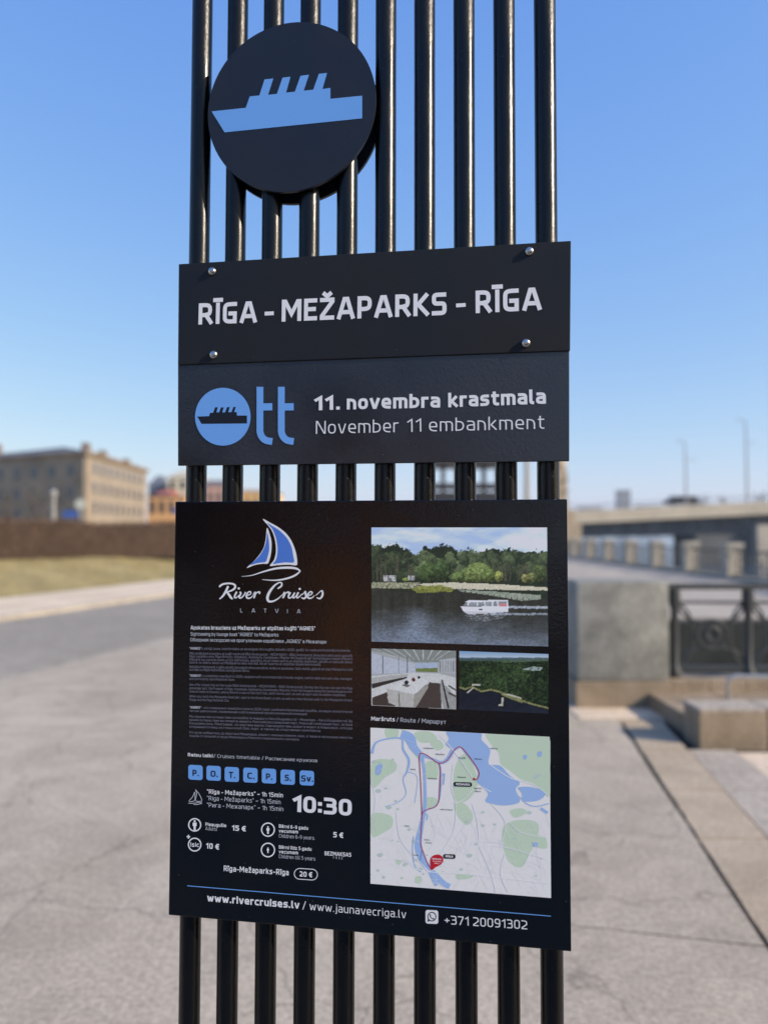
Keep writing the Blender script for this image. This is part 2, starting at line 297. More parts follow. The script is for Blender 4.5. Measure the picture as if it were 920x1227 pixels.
def ribbon(st, w, sx, sy):
    p = [q for i, q in enumerate(st) if i == 0 or math.hypot(q[0]-st[i-1][0], q[1]-st[i-1][1]) > 1e-4]
    closed = len(p) > 3 and math.hypot(p[0][0]-p[-1][0], p[0][1]-p[-1][1]) < 1e-4
    if not closed:                       # square ends
        def ext(a, b, k):
            d = math.hypot(a[0]-b[0], a[1]-b[1]) or 1; return (a[0]+(a[0]-b[0])/d*k, a[1]+(a[1]-b[1])/d*k)
        if len(p) > 1: p[0] = ext(p[0], p[1], w/2); p[-1] = ext(p[-1], p[-2], w/2)
    Lp = []; Rp = []; n = len(p)
    for i in range(n):
        if closed: a = p[i-1] if i > 0 else p[-2]; c = p[(i+1) % n] if i < n-1 else p[1]
        else: a = p[max(i-1, 0)]; c = p[min(i+1, n-1)]
        b = p[i]
        d1 = (b[0]-a[0], b[1]-a[1]); d2 = (c[0]-b[0], c[1]-b[1]); l1 = math.hypot(*d1); l2 = math.hypot(*d2)
        if l1 < 1e-9: d1, l1 = d2, l2
        if l2 < 1e-9: d2, l2 = d1, l1
        n1 = (-d1[1]/l1, d1[0]/l1); n2 = (-d2[1]/l2, d2[0]/l2); m = (n1[0]+n2[0], n1[1]+n2[1]); ml = math.hypot(*m) or 1
        m = (m[0]/ml, m[1]/ml); k = w/2/max(.5, m[0]*n1[0]+m[1]*n1[1])
        Lp.append(((b[0]+m[0]*k)*sx, (b[1]+m[1]*k)*sy)); Rp.append(((b[0]-m[0]*k)*sx, (b[1]-m[1]*k)*sy))
    tr = []
    for i in range(n-1): tr += [(i, i+1, n+i), (i+1, n+i+1, n+i)]
    return Lp+Rp, tr

#SECTION setting
# ================================================================== SETTING
M_pav = ground_mat('worn_asphalt_pavement', (.365, .31, .24), (.46, .395, .315), 42, .55, .55, dark_line=.7)
M_road = ground_mat('grey_road_asphalt', (.27, .24, .195), (.32, .285, .235), 40, .2, .4)
M_walk = ground_mat('pale_concrete_paving', (.56, .45, .34), (.66, .54, .41), 30, .15, .5)
M_quay = ground_mat('grey_quay_paving', (.36, .31, .255), (.44, .385, .315), 25, .15, .5)
M_pink = ground_mat('pink_granite', (.375, .295, .205), (.47, .38, .275), 60, .6, 1.2, .7)
M_gran = ground_mat('grey_granite', (.205, .203, .18), (.30, .297, .262), 30, .6, 4.0, .75)
M_brgr = ground_mat('brown_granite', (.25, .195, .13), (.34, .265, .19), 50, .5, 3.0, .75)
M_earth = mat('dark_earth', (.03, .026, .022), .95, .3, 8)
M_grass = mat('dry_winter_grass', (.25, .20, .085), .95, .25, 1.2, col2=(.36, .29, .13), bump=.6, bscale=30)
M_iron = mat('black_cast_iron', (.04, .044, .045), .5, .2, 20)
D = Vector((.27, .963, 0)).normalized()                       # run of the road
YB = 26.0                                                     # beyond this the road runs on parallel to the quay
def onl(a, y): k = (min(y, YB)-a[1])/D.y; return (a[0]+D.x*k, y)
def band(a0, a1, z0, z1, ya=-40, yb=900):                     # a0 right line, a1 left line
    mb = MB()
    for u, v in ((ya, YB), (YB, yb)): mb.prism([onl(a0, u), onl(a0, v), onl(a1, v), onl(a1, u)], z0, z1)
    return mb
def bend(p):                                                  # the same bend for any point laid out along D
    if p.y <= YB: return p
    return Vector((p.x-D.x*(p.y-YB)/D.y, p.y, p.z))
gR0, gR1 = G(0, 814), G(0, 744); gW1 = G(0, 720)
PITX0, PITX1, PITY0, PITY1 = 2.62, 9.0, 7.12, 13.6
QX = 11.9
g = MB(); z = -.03
for a in ((-900, -60, QX, PITY0), (-900, PITY0, PITX0, PITY1), (PITX1, PITY0, QX, PITY1), (-900, PITY1, QX, 900)):
    g.poly([(a[0], a[1], z), (a[2], a[1], z), (a[2], a[3], z), (a[0], a[3], z)])
g.poly([(QX, -60, -9), (QX, 900, -9), (QX, 900, z), (QX, -60, z)])
g.build('ground', M_earth, kind='structure')
# pavement: poured panels with real joints
pav = link('pavement', None, kind='structure')
roadx = lambda y: gR0.x+D.x*(min(y, YB)-gR0.y)/D.y
L1 = lambda y: 1.44+(y-2.92)*(.51/3.46)
def panel(pts, m=M_pav, z0=-.029, z1=0, parent=pav, name='paving_panel'):
    return MB().prism(pts, z0, z1).build(name, m, parent)
j = .012
def dark_line(y): return 2.92+(1.44-0)*0
panel([(roadx(-40), -40), (L1(-6)-.012, -6), (L1(2.92)-.012, 2.92-.006), (.77, 3.07-.005), (.2, 3.19-.004), (-2.2, 3.0-.003), (roadx(3.0), 3.0)])
panel([(roadx(3.0), 3.0), (-2.2, 3.0), (.2, 3.19), (.77, 3.07+.003), (L1(2.92)-.012, 2.92+.006), (L1(3.6)-.016, 3.6), (L1(4.1)-.010, 4.1), (L1(4.9)-.022, 4.9), (L1(5.78)-.018, 5.78), (roadx(5.78), 5.78)])
panel([(roadx(5.79), 5.79), (L1(5.79)-.025, 5.79), (L1(6.36)-.02, 6.36), (1.6, 6.75), (1.55, 7.48), (roadx(7.48), 7.48)])
panel([(roadx(7.495), 7.495), (1.55, 7.495), (1.55, 26), (roadx(26), 26)])
panel([(roadx(26.02), 26.02), (1.55, 26.02), (1.55, 300), (roadx(300), 300)])
# quay paving round the stair pit
q = link('quay_paving', None, kind='structure')
for i, a in enumerate(((1.57, 6.95, PITX0, 14.0), (1.57, 14.01, 6.0, 24), (6.01, 14.01, QX-.5, 24), (1.57, 24.02, 6.0, 60), (6.01, 24.02, QX-.5, 60), (PITX1, 6.9, QX-.5, 14.0), (1.57, 60.02, QX-.5, 300), (3.95, -40, QX-.5, -6), (3.95, -5.99, QX-.5, 5.55), (4.9, 5.56, QX-.5, 6.89))):
    MB().box((a[0], a[1], -.029), (a[2], a[3], .0)).build('paving_panel', M_quay, q)
PITW = ground_mat('shaded_pit_stone', (.03, .033, .03), (.05, .055, .05), 20, .2, 1)  # shade of the pit put into the stone colour
pit = link('stair_pit', None, kind='structure')
w = .25
for a in ((PITX0-w, PITY0, PITX0, PITY1), (PITX1, PITY0, PITX1+w, PITY1), (PITX0, PITY1, PITX1, PITY1+w), (PITX0, PITY0-.2, PITX1, PITY0)):
    MB().box((a[0]+.001, a[1]+.001, -3.2), (a[2]-.001, a[3]-.001, -.031)).build('retaining_wall', PITW, pit)
MB().box((PITX0, PITY0, -3.3), (PITX1, PITY1, -3.2)).build('landing', PITW, pit)
for i in range(12):
    MB().box((PITX1-.35*(i+1), PITY0+2.2, -.2-.24*i-.3), (PITX1-.35*i-.004, PITY1-.01, -.2-.24*i)).build('step', M_gran, pit)
# granite edging slabs on the right
ed = link('granite_edging', None, kind='structure')
E2 = lambda y: 1.94+(y-3.9)*(.34/2.48)
E3 = lambda y: 2.44+(y-4.9)*(.13/1.26)
ys = [-1.2, .3, 1.75, 2.9, 3.93, 4.66, 5.5, 6.35]
for a, b in zip(ys, ys[1:]):
    t = random.uniform(-.004, .006); m_ = 9
    lft = [(L1(b+(a-b)*q_/m_)+.006+random.uniform(-.004, .006), b-.006+(a-b+.012)*q_/m_) for q_ in range(m_+1)]
    MB().prism([(E2(a)-.008, a+.006), (E2(b)-.008, b-.006)]+lft, -.08, .006+t).build('slab', M_pink, ed)
ys = [-.5, 1.9, 3.4, 4.7, 5.55]
for a, b in zip(ys, ys[1:]):
    MB().prism([(E2(a)+.008, a+.006), (E3(a)-.01, a+.006), (E3(b)-.01, b-.006), (E2(b)+.008, b-.006)], -.08, -.004).build('slab', M_quay, ed)
for k in range(1, 5):        # shallow steps falling away to the right
    for a, b in ((-.5, 2.5), (2.5, 5.5)):
        MB().prism([(E3(a)+.3*(k-1), a+.006), (E3(a)+.3*k-.01, a+.006), (E3(b)+.3*k-.01, b-.006), (E3(b)+.3*(k-1), b-.006)], -.2, -.006-.004*k).build('slab', M_walk if k % 2 else M_brgr, ed)
MB().box((1.62, 6.42, -.08), (4.6, 6.94, .008)).build('slab', M_walk, ed)
# road, far pavement, grass bank
band(gR0+Vector((-.012, 0, 0)), gR1, -.029, -.012).build('road', M_road, kind='structure')
kb = link('road_kerb', None, kind='structure')
for i in range(60):
    a = -6+i*1.0; k0 = (a-gR1.y)/D.y; k1 = (a+.985-gR1.y)/D.y; c0 = bend(gR1+D*k0); c1 = bend(gR1+D*k1); nrm = Vector((-D.y, D.x, 0))*.16
    MB().prism([(c0.x, c0.y), (c1.x, c1.y), (c1.x+nrm.x, c1.y+nrm.y), (c0.x+nrm.x, c0.y+nrm.y)], -.029, .07).build('kerb_stone', M_quay, kb)
M_foot = ground_mat('beige_footpath_concrete', (.62, .50, .36), (.74, .61, .45), 30, .15, .5)  # light beige concrete, warmer than the kerb stones
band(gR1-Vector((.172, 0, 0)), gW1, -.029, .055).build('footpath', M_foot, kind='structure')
# bank: profile across the run of the road
nr = Vector((-D.y, D.x, 0))
def bank():
    prof = [(0, .04), (.6, .12), (1.6, .36), (2.8, .66), (4.0, .82), (6.5, .86), (60, .5)]
    vs = []; fs = []; ks = [-30+i*2.2 for i in range(80)]
    for k in ks:
        for a, zz in prof:
            q_ = bend(gW1+D*k+nr*(a+.003)); vs.append((q_.x, q_.y, zz+random.uniform(-.03, .03)*(a > 0)))
    m_ = len(prof)
    for i in range(len(ks)-1):
        for k in range(m_-1): a = i*m_+k; fs.append((a, a+m_, a+m_+1, a+1))
    mb = MB(); mb.v = vs; mb.f = fs; mb.build('grass_bank', M_grass, smooth=True, kind='structure')
bank()
def grass():
    mb = MB()
    for i in range(26000):
        k = random.uniform(-4, 45); a = random.uniform(.05, 4.2); q_ = bend(gW1+D*k+nr*a)
        zz = np.interp(a, [0, .6, 1.6, 2.8, 4.0, 6.5], [.04, .12, .36, .66, .82, .86])
        t = random.uniform(0, 6.28); h = random.uniform(.03, .09); w_ = .012
        n = len(mb.v); mb.v += [(q_.x-w_*math.cos(t), q_.y-w_*math.sin(t), zz-.03), (q_.x+w_*math.cos(t), q_.y+w_*math.sin(t), zz-.03), (q_.x+random.uniform(-.04, .04), q_.y+random.uniform(-.04, .04), zz+h)]
        mb.f.append((n, n+1, n+2))
    mb.build('grass', mat('straw_grass_blades', (.30, .25, .11), .9, .3, .8, col2=(.42, .35, .16)), kind='stuff', label='short dry winter grass on the bank between footpath and hedge', cat='grass')
grass()
# hedge: leafless brown twigs over a dark core
def hedge():
    t = thing('hedge', 'long clipped leafless brown hedge along the top of the grass bank', 'hedge', (-11, 22, .8))
    hd = Vector((.34, .94, 0)).normalized(); hn = Vector((-hd.y, hd.x, 0)); Lh0, Lh1 = -14, 34
    core = MB(); tw = MB()
    def P(k, a, z): return hd*k+hn*a+Vector((0, 0, z))
    ks = [Lh0+(Lh1-Lh0)*i/120 for i in range(121)]
    for a, b in zip(ks, ks[1:]):
        h = 1.0+random.uniform(-.05, .05)+.05*math.sin(a*.9)+.03*math.sin(a*2.3)
        core.hexa([P(a, .12, -.2), P(b, .12, -.2), P(b, 1.2, -.2), P(a, 1.2, -.2), P(a, .12, h), P(b, .12, h), P(b, 1.2, h), P(a, 1.2, h)])
    for i in range(52000):
        k = random.uniform(Lh0, Lh1); f = random.random()
        if f < .6: a = random.uniform(-.02, .16); z_ = random.uniform(-.1, 1.08); d = Vector((random.gauss(0, .5), random.gauss(0, .5), random.uniform(.2, 1)))
        else: a = random.uniform(0, 1.3); z_ = random.uniform(.9, 1.12)+.05*math.sin(k*.9)+.03*math.sin(k*2.3); d = Vector((random.gauss(0, .4), random.gauss(0, .4), 1))
        p0 = P(k, a, z_); d.normalize(); l = random.uniform(.05, .13); s_ = Vector((random.gauss(0, 1), random.gauss(0, 1), random.gauss(0, 1))).normalized()*.012
        n = len(tw.v); tw.v += [tuple(p0-s_), tuple(p0+s_), tuple(p0+d*l)]; tw.f.append((n, n+1, n+2))
    core.build('branch_mass', mat('hedge_core', (.05, .031, .02), 1, .4, 3), t)
    tw.build('twigs', mat('brown_hedge_twigs', (.105, .062, .040), .9, .4, .9, col2=(.17, .105, .068)), t, kind='stuff')
hedge()
# river
wm = mat('river_water', (.05, .09, .13), .12, bump=.35, bscale=1.2)
wb = wm.node_tree.nodes
for n_ in wb:
    if n_.type == 'BUMP': n_.inputs['Distance'].default_value = .25
MB().poly([(QX, -60, -3.2), (1500, -60, -3.2), (1500, 1900, -3.2), (QX, 1900, -3.2)]).build('river', wm, kind='structure')
MB().prism([(20, 1150), (900, 1000), (1500, 900), (1500, 1900), (QX, 1900)], -3.3, -1.2).build('far_bank', mat('far_bank_land', (.12, .11, .09), .95, .3, .02), kind='structure')
# ================================================================== QUAY FURNITURE
ped = thing('stone_pedestal', 'large grey granite block with a brown granite base at the end of the iron railing', 'pedestal', (G(746, 848).x, 6.82, 0))
px0, px1 = G(690, 848).x-ped.location.x, G(802, 848).x-ped.location.x
MB().box((px0-.01, -.02, -.02), (px1+.01, .5, .235)).build('base', M_brgr, ped, bevel=.008)
MB().box((px0+.01, 0, .237), (px1-.005, .47, 1.115)).build('block', M_gran, ped, bevel=.022, smooth=True)
rl = thing('iron_railing', 'black cast iron railing with ring ornaments beside the grey granite block', 'railing', (px1+ped.location.x+.02, 6.9, 0))
x_end = 4.2
for i in range(19):
    x = .012+i*.33
    MB().box((x, -.05, -.02), (x+.325, .35, .235)).build('plinth_stone', M_brgr, rl, bevel=.006)
Lr = 6.44
MB().box((0, .1, 1.03), (Lr, .16, 1.085)).build('top_rail', M_iron, rl, bevel=.01)
MB().box((0, .11, .90), (Lr, .14, .925)).build('upper_bar', M_iron, rl)
MB().box((0, .11, .30), (Lr, .15, .335)).build('bottom_rail', M_iron, rl)
postx = [.1+.67*i for i in range(9)]
for x in postx:
    MB().tube([(x, .13, .236), (x, .13, .30), (x, .13, .34), (x, .13, .6), (x, .13, .84), (x, .13, .93), (x, .13, 1.03)], [.055, .055, .032, .036, .034, .055, .05], 10).build('post', M_iron, rl, smooth=True)
for x in postx:
    c = x+.335
    pts = [(c+.13*math.cos(t), .125, .62+.13*math.sin(t)) for t in [2*math.pi*i/24 for i in range(25)]]
    MB().tube(pts, .016, 6, False).build('ring_ornament', M_iron, rl, smooth=True)
    MB().tube([(c+.06*math.cos(t), .125, .62+.06*math.sin(t)) for t in [2*math.pi*i/16 for i in range(17)]], .03, 6, False).build('rosette', M_iron, rl, smooth=True)
    for s1 in (1, -1):
        MB().tube([(c+s1*.30*math.cos(t), .13, (.90-.0)-.18*math.sin(t)) for t in [math.pi*i/24 for i in range(0, 13)]] , .013, 6).build('scroll', M_iron, rl, smooth=True)
        MB().tube([(c+s1*.30*math.cos(t), .13, .34+.17*math.sin(t)) for t in [math.pi*i/24 for i in range(0, 13)]], .013, 6).build('scroll', M_iron, rl, smooth=True)
        MB().tube([(c+s1*(.30-.13*math.sin(t)), .13, .62+.27*math.cos(t)) for t in [math.pi*i/20 for i in range(21)]], .013, 6).build('scroll', M_iron, rl, smooth=True)
st = thing('low_stone_wall', 'low brown granite kerb wall standing in front of the iron railing', 'wall', (G(835, 892).x, 5.62, 0))
for i in range(5):
    MB().box((i*.5, 0, -.15), (i*.5+.492, .3, .235)).build('wall_stone', M_brgr, st, bevel=.006)
    MB().box((i*.5+.002, .004, .237), (i*.5+.490, .31, .268)).build('cap_stone', M_quay, st, bevel=.006)
le = thing('stone_ledge', 'low worn granite ledge between the low kerb wall and the railing plinth', 'ledge', (2.33, 5.94, 0))
for i in range(6): MB().box((i*.55, random.uniform(-.008, .008), -.05), (i*.55+.542, .92, .14+random.uniform(-.004, .004))).build('ledge_stone', M_brgr, le, bevel=.008)
hr = thing('steel_handrail', 'thin bent pale steel handrail tube above the low brown granite wall', 'handrail', (G(838, 848).x, 6.3, 0))
MB().tube([(0.03, 0, .0), (.0, 0, .30), (.02, 0, .36), (.08, 0, .38), (2.2, 0, .33)], .016, 8).build('rail', mat('galvanised_steel', (.45, .45, .44), .4, metal=.7), hr, smooth=True)
MB().tube([(1.2, 0, 0), (1.2, 0, .34)], .014, 8).build('post', MATS['galvanised_steel'], hr)
# far balustrade: granite piers with iron panels
BX = 11.5
def pier_mesh():
    mb = MB(); mb.box((-.3, -.3, 0), (.3, .3, .16)); mb.box((-.24, -.24, .162), (.24, .24, 1.04)); mb.box((-.29, -.29, 1.042), (.29, .29, 1.12)); mb.box((-.2, -.2, 1.122), (.2, .2, 1.22))
    return mb
def pier(Y):
    t = thing('balustrade_pier', '', 'pier', (BX, Y, 0), group='granite piers of the quay balustrade')
    return t
PY = [22.0+3.5*i for i in range(10)]+[18.5, 15.0, 11.5, 8.0]
PY_OUT = {10: 'granite balustrade pier outside the frame, second beyond its right edge', 11: 'granite balustrade pier outside the frame, third beyond its right edge', 12: 'granite balustrade pier outside the frame, fourth beyond its right edge', 13: 'granite balustrade pier outside the frame, fifth beyond its right edge, nearest the camera'}
pm = None; pan = {}
names = {0: 'granite balustrade pier just beyond the right edge of the frame', 8: 'tiny eighth pier of the quay balustrade, mostly hidden by the poster board', 9: 'farthest pier of the quay balustrade, hidden behind the poster board', 1: 'nearest granite pier of the quay balustrade in the frame, thickest and furthest right', 2: 'second granite pier of the quay balustrade counted from the right edge', 3: 'third granite pier of the quay balustrade counted from the right edge', 4: 'fourth granite pier of the quay balustrade counted from the right edge', 5: 'fifth granite pier of the quay balustrade counted from the right edge', 6: 'sixth granite pier of the quay balustrade counted from the right edge', 7: 'small seventh granite pier of the quay balustrade, right beside the poster board'}
m_p = mat('pale_granite_pier', (.36, .325, .265), .8, .2, 6)  # pale warm-grey granite of the balustrade piers
for i, Y in enumerate(PY):
    lab = PY_OUT.get(i) or names.get(i, 'tiny granite pier of the quay balustrade, hidden behind the poster board')
    t = thing('balustrade_pier', lab, 'pier', (BX, Y, 0), group='granite piers of the quay balustrade')
    if pm is None:
        pm = [MB().box((-.3, -.3, -.03), (.3, .3, .16)).build('pier_base', m_p, t, bevel=.01), MB().box((-.24, -.24, .162), (.24, .24, 1.04)).build('shaft', m_p, t, bevel=.01),
              MB().box((-.29, -.29, 1.042), (.29, .29, 1.2)).build('cap', m_p, t, bevel=.03)]
    else:
        for o in pm: c = o.copy(); C.objects.link(c); c.parent = t
def lat(t, Lp):
    out = []
    a = MB().box((-.04, 0, .9), (.04, Lp, .97)).build('top_rail', M_iron, t); b = MB().box((-.03, 0, .16), (.03, Lp, .21)).build('bottom_rail', M_iron, t)
    s_ = MB().box((-.25, 0, -.03), (.25, Lp, .12)).build('plinth', M_gran, t); out += [a, b, s_]
    n = 10
    for k in range(n):
        y = Lp*(k+.5)/n; out.append(MB().tube([(0, y, .21), (0, y, .9)], .018, 5).build('baluster', M_iron, t))
    for k in range(5):
        y = Lp*(k+.5)/5; pts = [(0, y+.2*math.cos(q), .55+.2*math.sin(q)) for q in [2*math.pi*i/14 for i in range(15)]]
        out.append(MB().tube(pts, .02, 5, False).build('ring', M_iron, t))
    return out
lm = None
pl_names = {7: 'black iron balustrade panel between the seventh and eighth granite piers', 8: 'farthest black iron balustrade panel, hidden behind the poster board', 0: 'black iron balustrade panel at the right edge of the frame, before the thickest granite pier', 1: 'black iron balustrade panel between the first and second granite piers', 2: 'black iron balustrade panel between the second and third granite piers', 3: 'black iron balustrade panel between the third and fourth granite piers', 4: 'black iron balustrade panel between the fourth and fifth granite piers', 5: 'black iron balustrade panel between the fifth and sixth granite piers', 6: 'short-looking black iron balustrade panel between the sixth and seventh granite piers'}
for i in [k_ for k_ in range(len(PY)) if k_ != 9]:
    lab = pl_names.get(i) or 'black iron balustrade panel outside the frame, starting from the %s pier beyond its right edge' % {10: 'second', 11: 'third', 12: 'fourth', 13: 'fifth'}[i]
    t = thing('iron_balustrade', lab, 'railing', (BX, PY[i]+.31, 0), group='iron panels of the quay balustrade'); Lp = 3.5-.62
    if lm is None: lm = lat(t, Lp)
    else:
        for o in lm: c = o.copy(); C.objects.link(c); c.parent = t
# stone lantern pillar at the bridge end
pc = AT(669, 640, 62)
M_iron2 = mat('worn_grey_iron', (.055, .06, .06), .5, .3, 12)
t = thing('stone_pillar', 'tall pale stone pillar with a stepped base, just right of the sign boards', 'pillar', (pc.x, 62, 0))
ms = mat('warm_pale_stone', (.38, .30, .20), .85, .15, 3)
def wx(a, Y): return a*Y/F
MB().box((-wx(24, 62), -1.5, -.03), (wx(22, 62), 1.5, 2.2)).build('base', ms, t, bevel=.04)
MB().box((-wx(18, 62), -1.1, 2.202), (wx(15, 62), 1.1, 3.4)).build('step', ms, t, bevel=.04)
MB().box((-wx(9, 62), -.6, 3.402), (wx(9, 62), .6, 6.6)).build('shaft', ms, t, bevel=.04)
for k in range(3): MB().box((-wx(10.5, 62), -.7, 3.9+k*.9), (wx(10.5, 62), .7, 4.1+k*.9)).build('band', ms, t)
MB().tube([(0, 0, 6.6), (0, 0, 7.0), (0, 0, 7.6), (0, 0, 8.0)], [.5, .7, .6, .1], 10).build('finial', ms, t)
# ================================================================== BRIDGE
MC = mat('pale_concrete_parapet', (.78, .62, .41), .85, .12, .3); MD = mat('dark_underdeck_concrete', (.10, .10, .095), .9, .35, .25); MP = mat('pier_stone', (.40, .35, .28), .85, .2, .3)  # the dark concrete serves girders, brackets and the shadowed opening
bt = thing('river_bridge', 'long concrete road bridge with a pale parapet and dark girders crossing the river', 'bridge', (30, 122, 0))
def BP(px, py, Y): return AT(px, py, Y)-bt.location
def bY(px): return 124-(px-560)/360*8
def seg(xs, tops, bots, y0, y1, name, m_):
    for (xa, xb, ta, tb, ba, bb) in zip(xs, xs[1:], tops, tops[1:], bots, bots[1:]):
        Ya, Yb = bY(xa), bY(xb); A = BP(xa, ta, Ya); B = BP(xb, tb, Yb); a_ = BP(xa, ba, Ya); b_ = BP(xb, bb, Yb); b_.x = B.x; a_.x = A.x
        f0 = Vector((0, y0, 0)); f1 = Vector((0, y1, 0)); e = Vector((.02, 0, 0))
        MB().hexa([a_+f0, b_+f0-e, b_+f1-e, a_+f1, A+f0, B+f0-e, B+f1-e, A+f1]).build(name, m_, bt)
xs = [480, 560, 640, 720, 800, 880, 960, 1060]
top = [622, 618, 614.5, 611, 607, 603, 599, 595]
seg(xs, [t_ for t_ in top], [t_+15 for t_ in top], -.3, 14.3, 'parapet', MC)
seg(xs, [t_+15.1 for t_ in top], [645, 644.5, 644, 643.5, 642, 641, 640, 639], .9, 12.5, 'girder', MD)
for k in range(26):
    x = 490+k*22; Y = bY(x); A = BP(x, np.interp(x, xs, top)+15.2, Y)
    MB().box((A.x-.14, .5+A.y, A.z-1.7), (A.x+.14, .88+A.y, A.z)).build('bracket', MD, bt)
for (x0, x1, yt, yb, m_) in ((833, 905, 641, 662, MD), (907, 950, 629, 664, MP), (500, 560, 640, 665, MP)):  # the dark block stands for the shadowed opening under the deck
    Y = bY(x0)-.6; A = BP(x0, yt, Y); B = BP(x1, yb, Y); B.z = -9
    MB().box((A.x, A.y, B.z), (B.x, A.y+9, A.z)).build('pier', m_, bt, bevel=.1)
for k in range(60):
    x = 482+k*9; Y = bY(x); A = BP(x, np.interp(x, xs, top), Y); MB().box((A.x-.04, A.y, A.z), (A.x+.04, A.y+.08, A.z+.9)).build('railing_post', M_iron, bt)
for xa, xb, ta, tb in zip(xs, xs[1:], top, top[1:]):
    A = BP(xa, ta, bY(xa))+Vector((0, .04, .9)); B = BP(xb, tb, bY(xb))+Vector((0, .04, .9)); MB().tube([A, B], .05, 5).build('handrail', M_iron, bt)
mm = mat('grey_painted_mast', (.30, .31, .32), .6)
for (x, yt, yb, lab) in ((822, 530, 606, 'shorter grey lamp mast rising from the middle of the bridge deck'), (895, 505, 601, 'taller grey lamp mast rising from the bridge near the right edge of the frame')):
    Y = bY(x)+3; b0 = AT(x, yb, Y); t0 = AT(x-2, yt, Y)
    t = thing('lamp_mast', lab, 'lamp mast', b0, group='lamp masts on the bridge'); hh = t0-b0
    MB().tube([(0, 0, -.3), (0, 0, hh.z*.5), tuple(hh)], [.2, .15, .1], 8).build('pole', mm, t, smooth=True)
    MB().tube([tuple(hh), (hh.x-.4, 0, hh.z+.2), (hh.x-.8, 0, hh.z+.25)], .07, 6).build('arm', mm, t)
    MB().box((hh.x-1.3, -.15, hh.z+.18), (hh.x-.7, .15, hh.z+.34)).build('lamp_head', mm, t, bevel=.03)
    MB().tube([(0, 0, hh.z*.72), (1.6, 0, hh.z*.74)], .06, 6).build('bracket', mm, t)
# dark vehicles on the bridge
def small_car(px, label, col, van=False):
    Y = bY(px)+3.5; b = AT(px, np.interp(px, xs, top)+1, Y)
    t = thing('van' if van else 'parked_car', label, 'van' if van else 'car', b)
    h = 1.7 if van else 1.45; L_ = 2.6 if van else 2.1
    mb = MB(); pr = [(-L_, .35), (-L_, h*.6), (-L_*.8, h*.62), (-L_*.55, h), (L_*(.9 if van else .5), h), (L_*(.95 if van else .75), h*.62), (L_, h*.55), (L_, .35)]
    n = len(pr); mb.v = [(x, 0, z) for x, z in pr]+[(x, 1.8, z) for x, z in pr]; mb.f = [tuple(range(n)), tuple(range(2*n-1, n-1, -1))]+[(i, i+n, (i+1) % n+n, (i+1) % n) for i in range(n)]
    mb.build('body', mat('vehicle_paint_'+('dark' if van else 'grey'), col, .4), t)
    for x in (-L_*.6, L_*.6): MB().tube([(x, -.03, .32), (x, .2, .32)], .32, 12).build('wheel', M_iron, t)
    MB().box((-L_*.45, -.01, h*.64), (L_*.45, .0, h*.92)).build('window', mat('dark_vehicle_glass', (.02, .02, .025), .1), t)
small_car(818, 'dark van driving over the bridge beside the shorter lamp mast', (.035, .035, .04), True)
# ================================================================== SKYLINE BEYOND THE RIVER
def block(name, label, x0, x1, yt, Y, col, roof=None, win=(0, 0), cat='building', base=645, depth=12, kind=None):
    a = AT(x0, yt, Y); b = AT(x1, base, Y); zb = -1.3 if Y > 300 else -.1
    t = thing(name, label, cat, ((a.x+b.x)/2, Y, zb)); hw = (b.x-a.x)/2; h = a.z-zb
    MB().box((-hw, 0, 0), (hw, depth, h)).build('wall', mat(name+'_wall_'+str(x0), col, .85, .08, .4), t)
    if roof:
        mb = MB(); z0 = h+.01; z1 = h+roof[0]
        mb.v = [(-hw-.3, -.3, z0), (hw+.3, -.3, z0), (hw+.3, depth+.3, z0), (-hw-.3, depth+.3, z0), (-hw*roof[2], depth/2, z1), (hw*roof[2], depth/2, z1)]
        mb.f = [(0, 1, 5, 4), (2, 3, 4, 5), (1, 2, 5), (3, 0, 4), (3, 2, 1, 0)]; mb.build('roof', mat(name+'_roof_'+str(x0), roof[1], .8, .15, .5), t)
    nx, nz = win
    g_ = mat('dark_window_glass', (.035, .04, .05), .15)
    for i in range(nx):
        for k in range(nz):
            x = -hw+(i+.5)*2*hw/nx; z_ = (k+.5)*h/nz; ww = 2*hw/nx*.26; wh = h/nz*.28
            MB().box((x-ww, -.05, z_-wh), (x+ww, .05, z_+wh)).build('window', g_, t)
    return t
block('tower_block', 'square tower block standing above the trees behind the bridge', 740, 756, 587, 1160, (.22, .22, .23), None, (3, 7), base=640)
block('low_block', 'low flat roofed block on the far bank left of the tower block', 694, 722, 607, 1160, (.28, .26, .25), None, (5, 2))
block('low_block', 'low pale block on the far bank right of the tower block', 764, 792, 605, 1160, (.30, .29, .28), None, (5, 2))
TRUNK = mat('bare_bark', (.09, .075, .065), .9)
